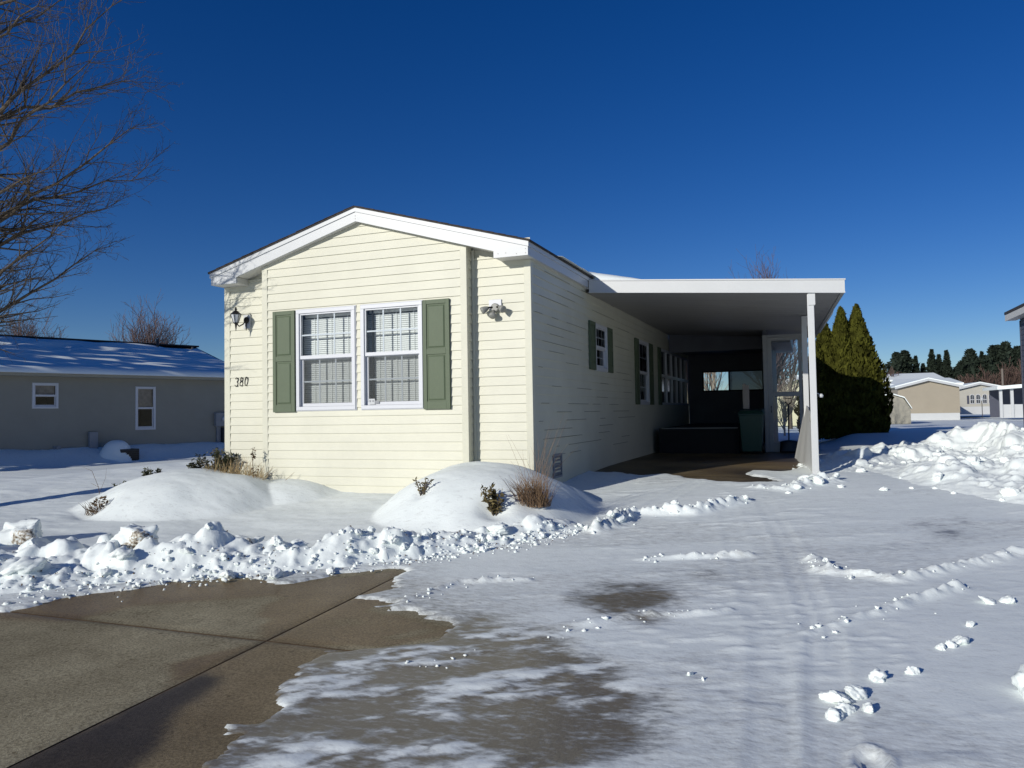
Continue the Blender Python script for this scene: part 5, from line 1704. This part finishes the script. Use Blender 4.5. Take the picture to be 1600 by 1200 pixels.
# ------------------------------------------------------------------ houses on the right, far away
def gable_house(name, label, cat, cx, yf, hw, zb, ze, za, depth, m, ov=.25, skirt=None, roofm='snow', rot=0.0):
    t = thing(name, label, cat, (cx, yf, zb))
    c_, s_ = math.cos(rot), math.sin(rot)
    def f(u, n, z):
        return (cx+u*c_+n*s_, yf+u*s_-n*c_, z)
    z0 = zb
    if skirt:
        q = MB(); q.box(-hw+.02, hw-.02, -depth, .0, zb-.3, zb+skirt, f); q.build('skirting', M['carport_white'], t)
        z0 = zb+skirt+.002
    q = MB(); q.prism([f(-hw, 0.02, z0), f(hw, .02, z0), f(hw, .02, ze), f(0, .02, za), f(-hw, .02, ze)], Vector(f(0, -depth, 0))-Vector(f(0, 0.02, 0)))
    q.build('wall', m, t)
    sl = (za-ze)/hw
    q = MB()
    for s in (-1, 1):
        xo = s*(hw+ov)
        zo = ze-sl*ov
        q.hexa([f(0, ov+.05, za+.02), f(xo, ov+.05, zo+.02), f(xo, -depth-.2, zo+.02), f(0, -depth-.2, za+.02)], [f(0, ov+.05, za+.14), f(xo, ov+.05, zo+.14), f(xo, -depth-.2, zo+.14), f(0, -depth-.2, za+.14)])
    q.build('roof', M[roofm], t)
    q = MB()
    for s in (-1, 1):
        xo = s*(hw+ov); zo = ze-sl*ov
        q.hexa([f(0, ov+.06, za-.14), f(xo, ov+.06, zo-.14), f(xo, ov+.10, zo-.14), f(0, ov+.10, za-.14)], [f(0, ov+.06, za+.05), f(xo, ov+.06, zo+.05), f(xo, ov+.10, zo+.05), f(0, ov+.10, za+.05)])
    q.build('rake_board', M['trim'], t)
    return t, f
tan, ft = gable_house('tan_house', 'windowless tan gable end of a mobile home beyond the arborvitae', 'house', 12.66, 64.8, 2.35, .10, 3.02, 3.62, 14, M['tan_siding'], skirt=.62, rot=.05)
sh = thing('barn_shed', 'small taupe barn shaped shed beside the arborvitae', 'shed', (8.3, 46.9, .3))
q = MB()
P = [(-1.05, .2), (1.02, .2), (1.02, 1.20), (.62, 1.85), (-.15, 2.12), (-.92, 1.85), (-1.05, 1.2)]
q.prism([(8.28+a, 46.9, b) for a, b in P], (0, 3, 0)); q.build('wall', M['taupe_siding'], sh)
q = MB()
RP = [(1.10, 1.16), (.68, 1.88), (-.15, 2.17), (-1.0, 1.88)]
for a, b in zip(RP[:-1], RP[1:]):
    q.hexa([(8.28+a[0], 46.78, a[1]), (8.28+b[0], 46.78, b[1]), (8.28+b[0], 50, b[1]), (8.28+a[0], 50, a[1])], [(8.28+a[0], 46.78, a[1]+.08), (8.28+b[0], 46.78, b[1]+.08), (8.28+b[0], 50, b[1]+.08), (8.28+a[0], 50, a[1]+.08)])
q.build('roof', M['snow'], sh)
q = MB(); q.tube([(7.55, 46.3, .2), (7.55, 46.3, .78)], .06, 8); tag(q.build('marker_post', M['lamp_glass']), 'short pale marker post in front of the barn shed', 'post')
arch, fa = gable_house('grey_house', 'light grey gabled house with four arched windows in the distance', 'house', 18.85, 78, 2.05, .75, 3.0, 3.5, 12, M['grey_siding'], skirt=.45, rot=.05)
for i, (u, wd) in enumerate([(-.68, .40), (-.17, .40), (.40, .40), (.92, .40)]):
    zb_, zs_ = 1.48, 2.22
    pts = [(u-wd/2, zb_), (u+wd/2, zb_)]+[(u+wd/2*math.cos(rad(a)), zs_+wd/2*math.sin(rad(a))) for a in range(0, 181, 20)]
    q = MB(); q.prism([fa(a, .03, b) for a, b in pts], Vector(fa(0, .09, 0))-Vector(fa(0, .03, 0))); w = q.build('arched_window', M['vinyl_white'], arch)
    q = MB()
    k_ = .78
    ins = [(u-wd/2*k_, zb_+.05), (u+wd/2*k_, zb_+.05)]+[(u+wd/2*k_*math.cos(rad(a)), zs_+wd/2*k_*math.sin(rad(a))) for a in range(0, 181, 20)]
    q.poly([fa(a, .094, b) for a, b in ins]); q.build('pane', M['dark_glass'], w)
    q = MB(); q.box(u-.012, u+.012, .095, .11, zb_+.05, zs_+.13, fa); q.box(u-wd/2*k_, u-.013, .095, .11, 1.86, 1.91, fa); q.box(u+.013, u+wd/2*k_, .095, .11, 1.86, 1.91, fa); q.build('muntin_grid', M['vinyl_white'], w)
for (a, b) in ((-1.13, -.95), (1.18, 1.36)):
    q = MB(); q.box(a, b, .03, .07, 1.48, 2.30, fa); q.build('shutter', M['slate_siding'], arch)
lp = thing('yard_lamp_post', 'thin dark yard lamp post in front of the arched windows', 'lamp post', (17.7, 70, .2))
q = MB(); q.tube([(17.55, 70, .2), (17.55, 70, 1.75)], .03, 6); q.build('pole', M['pvc'], lp)
q = MB(); q.lathe([(.05, 0), (.12, .05), (.14, .28), (.03, .36)], (17.55, 70, 1.70), (0, 0, 1), 8); q.build('lamp_head', M['lamp_glass'], lp)
pc = thing('white_porch', 'white porch with posts and panels near the slate blue house', 'porch', (18.3, 61, .5))
for xx in (17.2, 17.95, 19.0, 20.0):
    q = MB(); q.box(xx-.10, xx+.10, 60.9, 61.1, .3, 2.55); q.build('post', M['carport_white'], pc)
q = MB(); q.box(17.3, 20.2, 61.0, 61.06, .3, 1.35); q.build('low_panel', M['carport_white'], pc)
q = MB(); q.hexa([(16.9, 60.5, 2.52), (20.5, 60.5, 2.75), (20.5, 66, 2.75), (16.9, 66, 2.52)], [(16.9, 60.5, 2.78), (20.5, 60.5, 3.05), (20.5, 66, 3.05), (16.9, 66, 2.78)]); q.build('roof', M['snow'], pc)
q = MB(); q.box(17.3, 20.2, 65.5, 65.6, .3, 2.7); q.build('back_wall', M['slate_siding'], pc)
# slate blue house at the right edge
sl = thing('slate_house', 'dark slate blue house cut by the right edge of the photo', 'house', (11, 11, .4))
q = MB()
XS, YE0, YE1 = 8.85, 3.0, 16.7
siding(q, [[(YE0, .2), (YE1, .2), (YE1, 3.78), (YE0, 3.78)]], lambda u, n, z: (XS-n, u, z), 3.75, .15, .014)
siding(q, [[(XS, .2), (XS+6, .2), (XS+6, 3.78), (XS+3, 4.9), (XS, 3.78)]], lambda u, n, z: (u, YE1+n, z), 3.75, .15, .014)
siding(q, [[(XS, .2), (XS+6, .2), (XS+6, 3.78), (XS+3, 4.9), (XS, 3.78)]], lambda u, n, z: (u, YE0-n, z), 3.75, .15, .014)
q.build('wall', M['slate_siding'], sl)
q = MB(); q.box(XS-.022, XS+.10, YE1-.06, YE1+.022, .2, 3.72); q.build('corner_trim', M['slate_siding'], sl)
q = MB()
for s_ in (-1, 1):
    xo = XS+3+s_*3.30
    q.hexa([(XS+3, YE0-.3, 5.0), (xo, YE0-.3, 3.94), (xo, YE1+.42, 3.94), (XS+3, YE1+.42, 5.0)], [(XS+3, YE0-.3, 5.08), (xo, YE0-.3, 4.02), (xo, YE1+.42, 4.02), (XS+3, YE1+.42, 5.08)])
q.build('roof', M['dark_shingle'], sl)
q = MB(); q.box(XS-.29, XS-.26, YE0-.3, YE1+.40, 3.76, 3.935); q.build('eave_fascia', M['soffit'], sl)
q = MB(); q.box(XS-.258, XS-.02, YE0-.3, YE1+.38, 3.765, 3.785); q.build('soffit', M['soffit'], sl)
# big snowy roofs far behind
for (cx, yf, hw, ze, za, dep, lab) in [(19.5, 146, 5.8, 5.9, 7.2, 10, 'long low building with a snowy roof in front of the pines'), (20.5, 128, 4.6, 4.6, 5.6, 10, 'second snowy roof in front of the long low building'), (25.0, 138, 2.6, 4.2, 5.6, 10, 'brown gabled building low between the two pine groups')]:
    t = thing('far_building', lab, 'building', (cx, yf, 0))
    q = MB(); q.box(cx-hw, cx+hw, yf, yf+dep, 0, ze); q.build('wall', M['taupe_siding'], t)
    q = MB()
    q.hexa([(cx-hw-.6, yf-.7, ze), (cx+hw+.6, yf-.7, ze), (cx+hw-.5, yf+dep/2, za), (cx-hw+.5, yf+dep/2, za)], [(cx-hw-.6, yf-.7, ze+.3), (cx+hw+.6, yf-.7, ze+.3), (cx+hw-.5, yf+dep/2, za+.3), (cx-hw+.5, yf+dep/2, za+.3)])
    q.build('roof', M['snow'] if 'snowy' in lab else M['shingle'], t)
    q = MB()
    for k in range(5):
        xx = cx-hw+(2*hw)*(k+.5)/5
        q.box(xx-.5, xx+.5, yf-.05, yf-.001, ze-1.6, ze-.5)
    q.build('window_row', M['dark_glass'], t)
up = thing('utility_pole', 'weathered wooden utility pole before the russet brush', 'pole', (24.5, 96, .1))
q = MB(); q.tube([(24.5, 96, 0), (24.5, 96, 5.6)], [.14, .10], 8); q.build('pole', M['wood_pole'], up)
# seen through the porch glass
yel, fy = gable_house('yellow_house', 'pale yellow gabled house seen through the storm door', 'house', 2.55, 39.2, 1.75, .3, 2.45, 3.15, 9, M['yellow_siding'], skirt=None)

# unseen larch added only to throw broken shade on the left neighbour's roof
t = thing('unseen_shade_tree', 'unseen tall larch added to shade the left neighbour roof', 'larch', (-21.8, .8, .3))
q = MB(); q.tube([(-21.8, .8, .2), (-21.8, .8, 12)], [.22, .04], 8); q.build('trunk', M['bark'], t)
conifer_cloud(-21.8, .8, 1.4, 11.5, 3.3, 2300, 70, .55, lambda t_: np.clip(1-t_, 0, 1)**.6*1.05, M['pine'], t, lumps=.35, flat=.35, solid=False)
# far pines, each its own tree
def pine_prof(t):
    return np.clip(1-t, 0, 1)**.95*(.70+.45*np.abs(np.sin(t*30)))*1.25
def round_prof(t):
    return np.sqrt(np.clip(1-np.abs(1.7*t-.7)**2.2, 0.0, 1))*(.9+.2*np.sin(t*19))*1.2
PINES = [(20.5, 169, 12.6, 1.7, 'r', 'rounded dark pine at the left of the left pine group'), (22.1, 170, 13.0, 1.8, 'r', 'second rounded pine of the left pine group'), (24.1, 170, 11.7, 1.2, 'p', 'small pointed pine of the left group'), (25.7, 172, 10.2, 1.7, 'p', 'low pine in the middle of the left group'),
         (27.4, 172, 13.1, 1.9, 'p', 'tall pointed pine of the left group'), (28.7, 172, 12.0, 1.5, 'p', 'pine just right of the tallest pointed one in the left group'), (30.1, 172, 12.8, 1.8, 'p', 'right outermost pine of the left group'), (31.8, 173, 9.2, 1.4, 'p', 'short pine at the right foot of the left group'),
         (33.2, 165, 12.4, 1.8, 'r', 'rounded pine at the left end of the right group'), (31.9, 165, 10.2, 1.3, 'r', 'low pine leading the right group'), (35.2, 165, 11.8, 1.1, 'p', 'small pointed pine in the right group'), (37.2, 165, 13.0, 1.8, 'r', 'tall pine in the middle of the right group'), (39.2, 165, 13.5, 2.0, 'r', 'highest pine of the right group'), (41.4, 165, 12.6, 2.0, 'r', 'pine next to the slate house edge in the right group')]
for i, (x, y, H, R, k, lab) in enumerate(PINES):
    t = thing('pine_tree', lab, 'pine', (x, y, 0), 'far pines behind the houses')
    q = MB(); q.tube([(x, y, 0), (x, y, H*.8)], [.3, .08], 6); q.build('trunk', M['bark'], t)
    conifer_cloud(x, y, 1.2, H-1.2, R, 3000, 80+i, .62, pine_prof if k == 'p' else round_prof, M['pine'], t, lumps=.4, flat=.35)
for i, (x, y, H, W, lab) in enumerate([(17.3, 150, 8.2, 3.0, 'pale bare tree left of the left pine group'), (18.8, 158, 8.0, 2.4, 'reddish bare tree beside the left pine group'), (29.8, 150, 7.0, 2.8, 'russet bare brush between the pine groups'), (33.0, 148, 7.4, 3.0, 'russet bare brush below the right pine group'), (36.0, 148, 8.2, 3.4, 'russet bare brush behind the utility pole'), (38.6, 148, 9.2, 3.6, 'russet bare brush next to the slate house')]):
    far_tree(lab, x, y, 0, H, W, 120+i, 26, 'brush', twr=.045, kids=5)
wood = MB()
r = random.Random(9)
for _ in range(5200):
    x = r.uniform(-170, 150); y = 205+r.uniform(-8, 25)
    h = (4.0+3.0*math.sin(x*.09)+2.0*math.sin(x*.31+2))*.75+2.2
    z = r.random()**.8*h
    s = r.uniform(.5, 1.3)
    c = Vector((x, y, z)); a = Vector((r.gauss(0, 1), r.gauss(0, .4), r.gauss(0, 1))).normalized(); b = a.cross(Vector((0, 1, 0))).normalized()
    wood.poly([c-a*s, c+b*s*.6, c+a*s, c-b*s*.6])
wo_ = wood.build('far_wood', M['brush'])
wo_['kind'] = 'stuff'
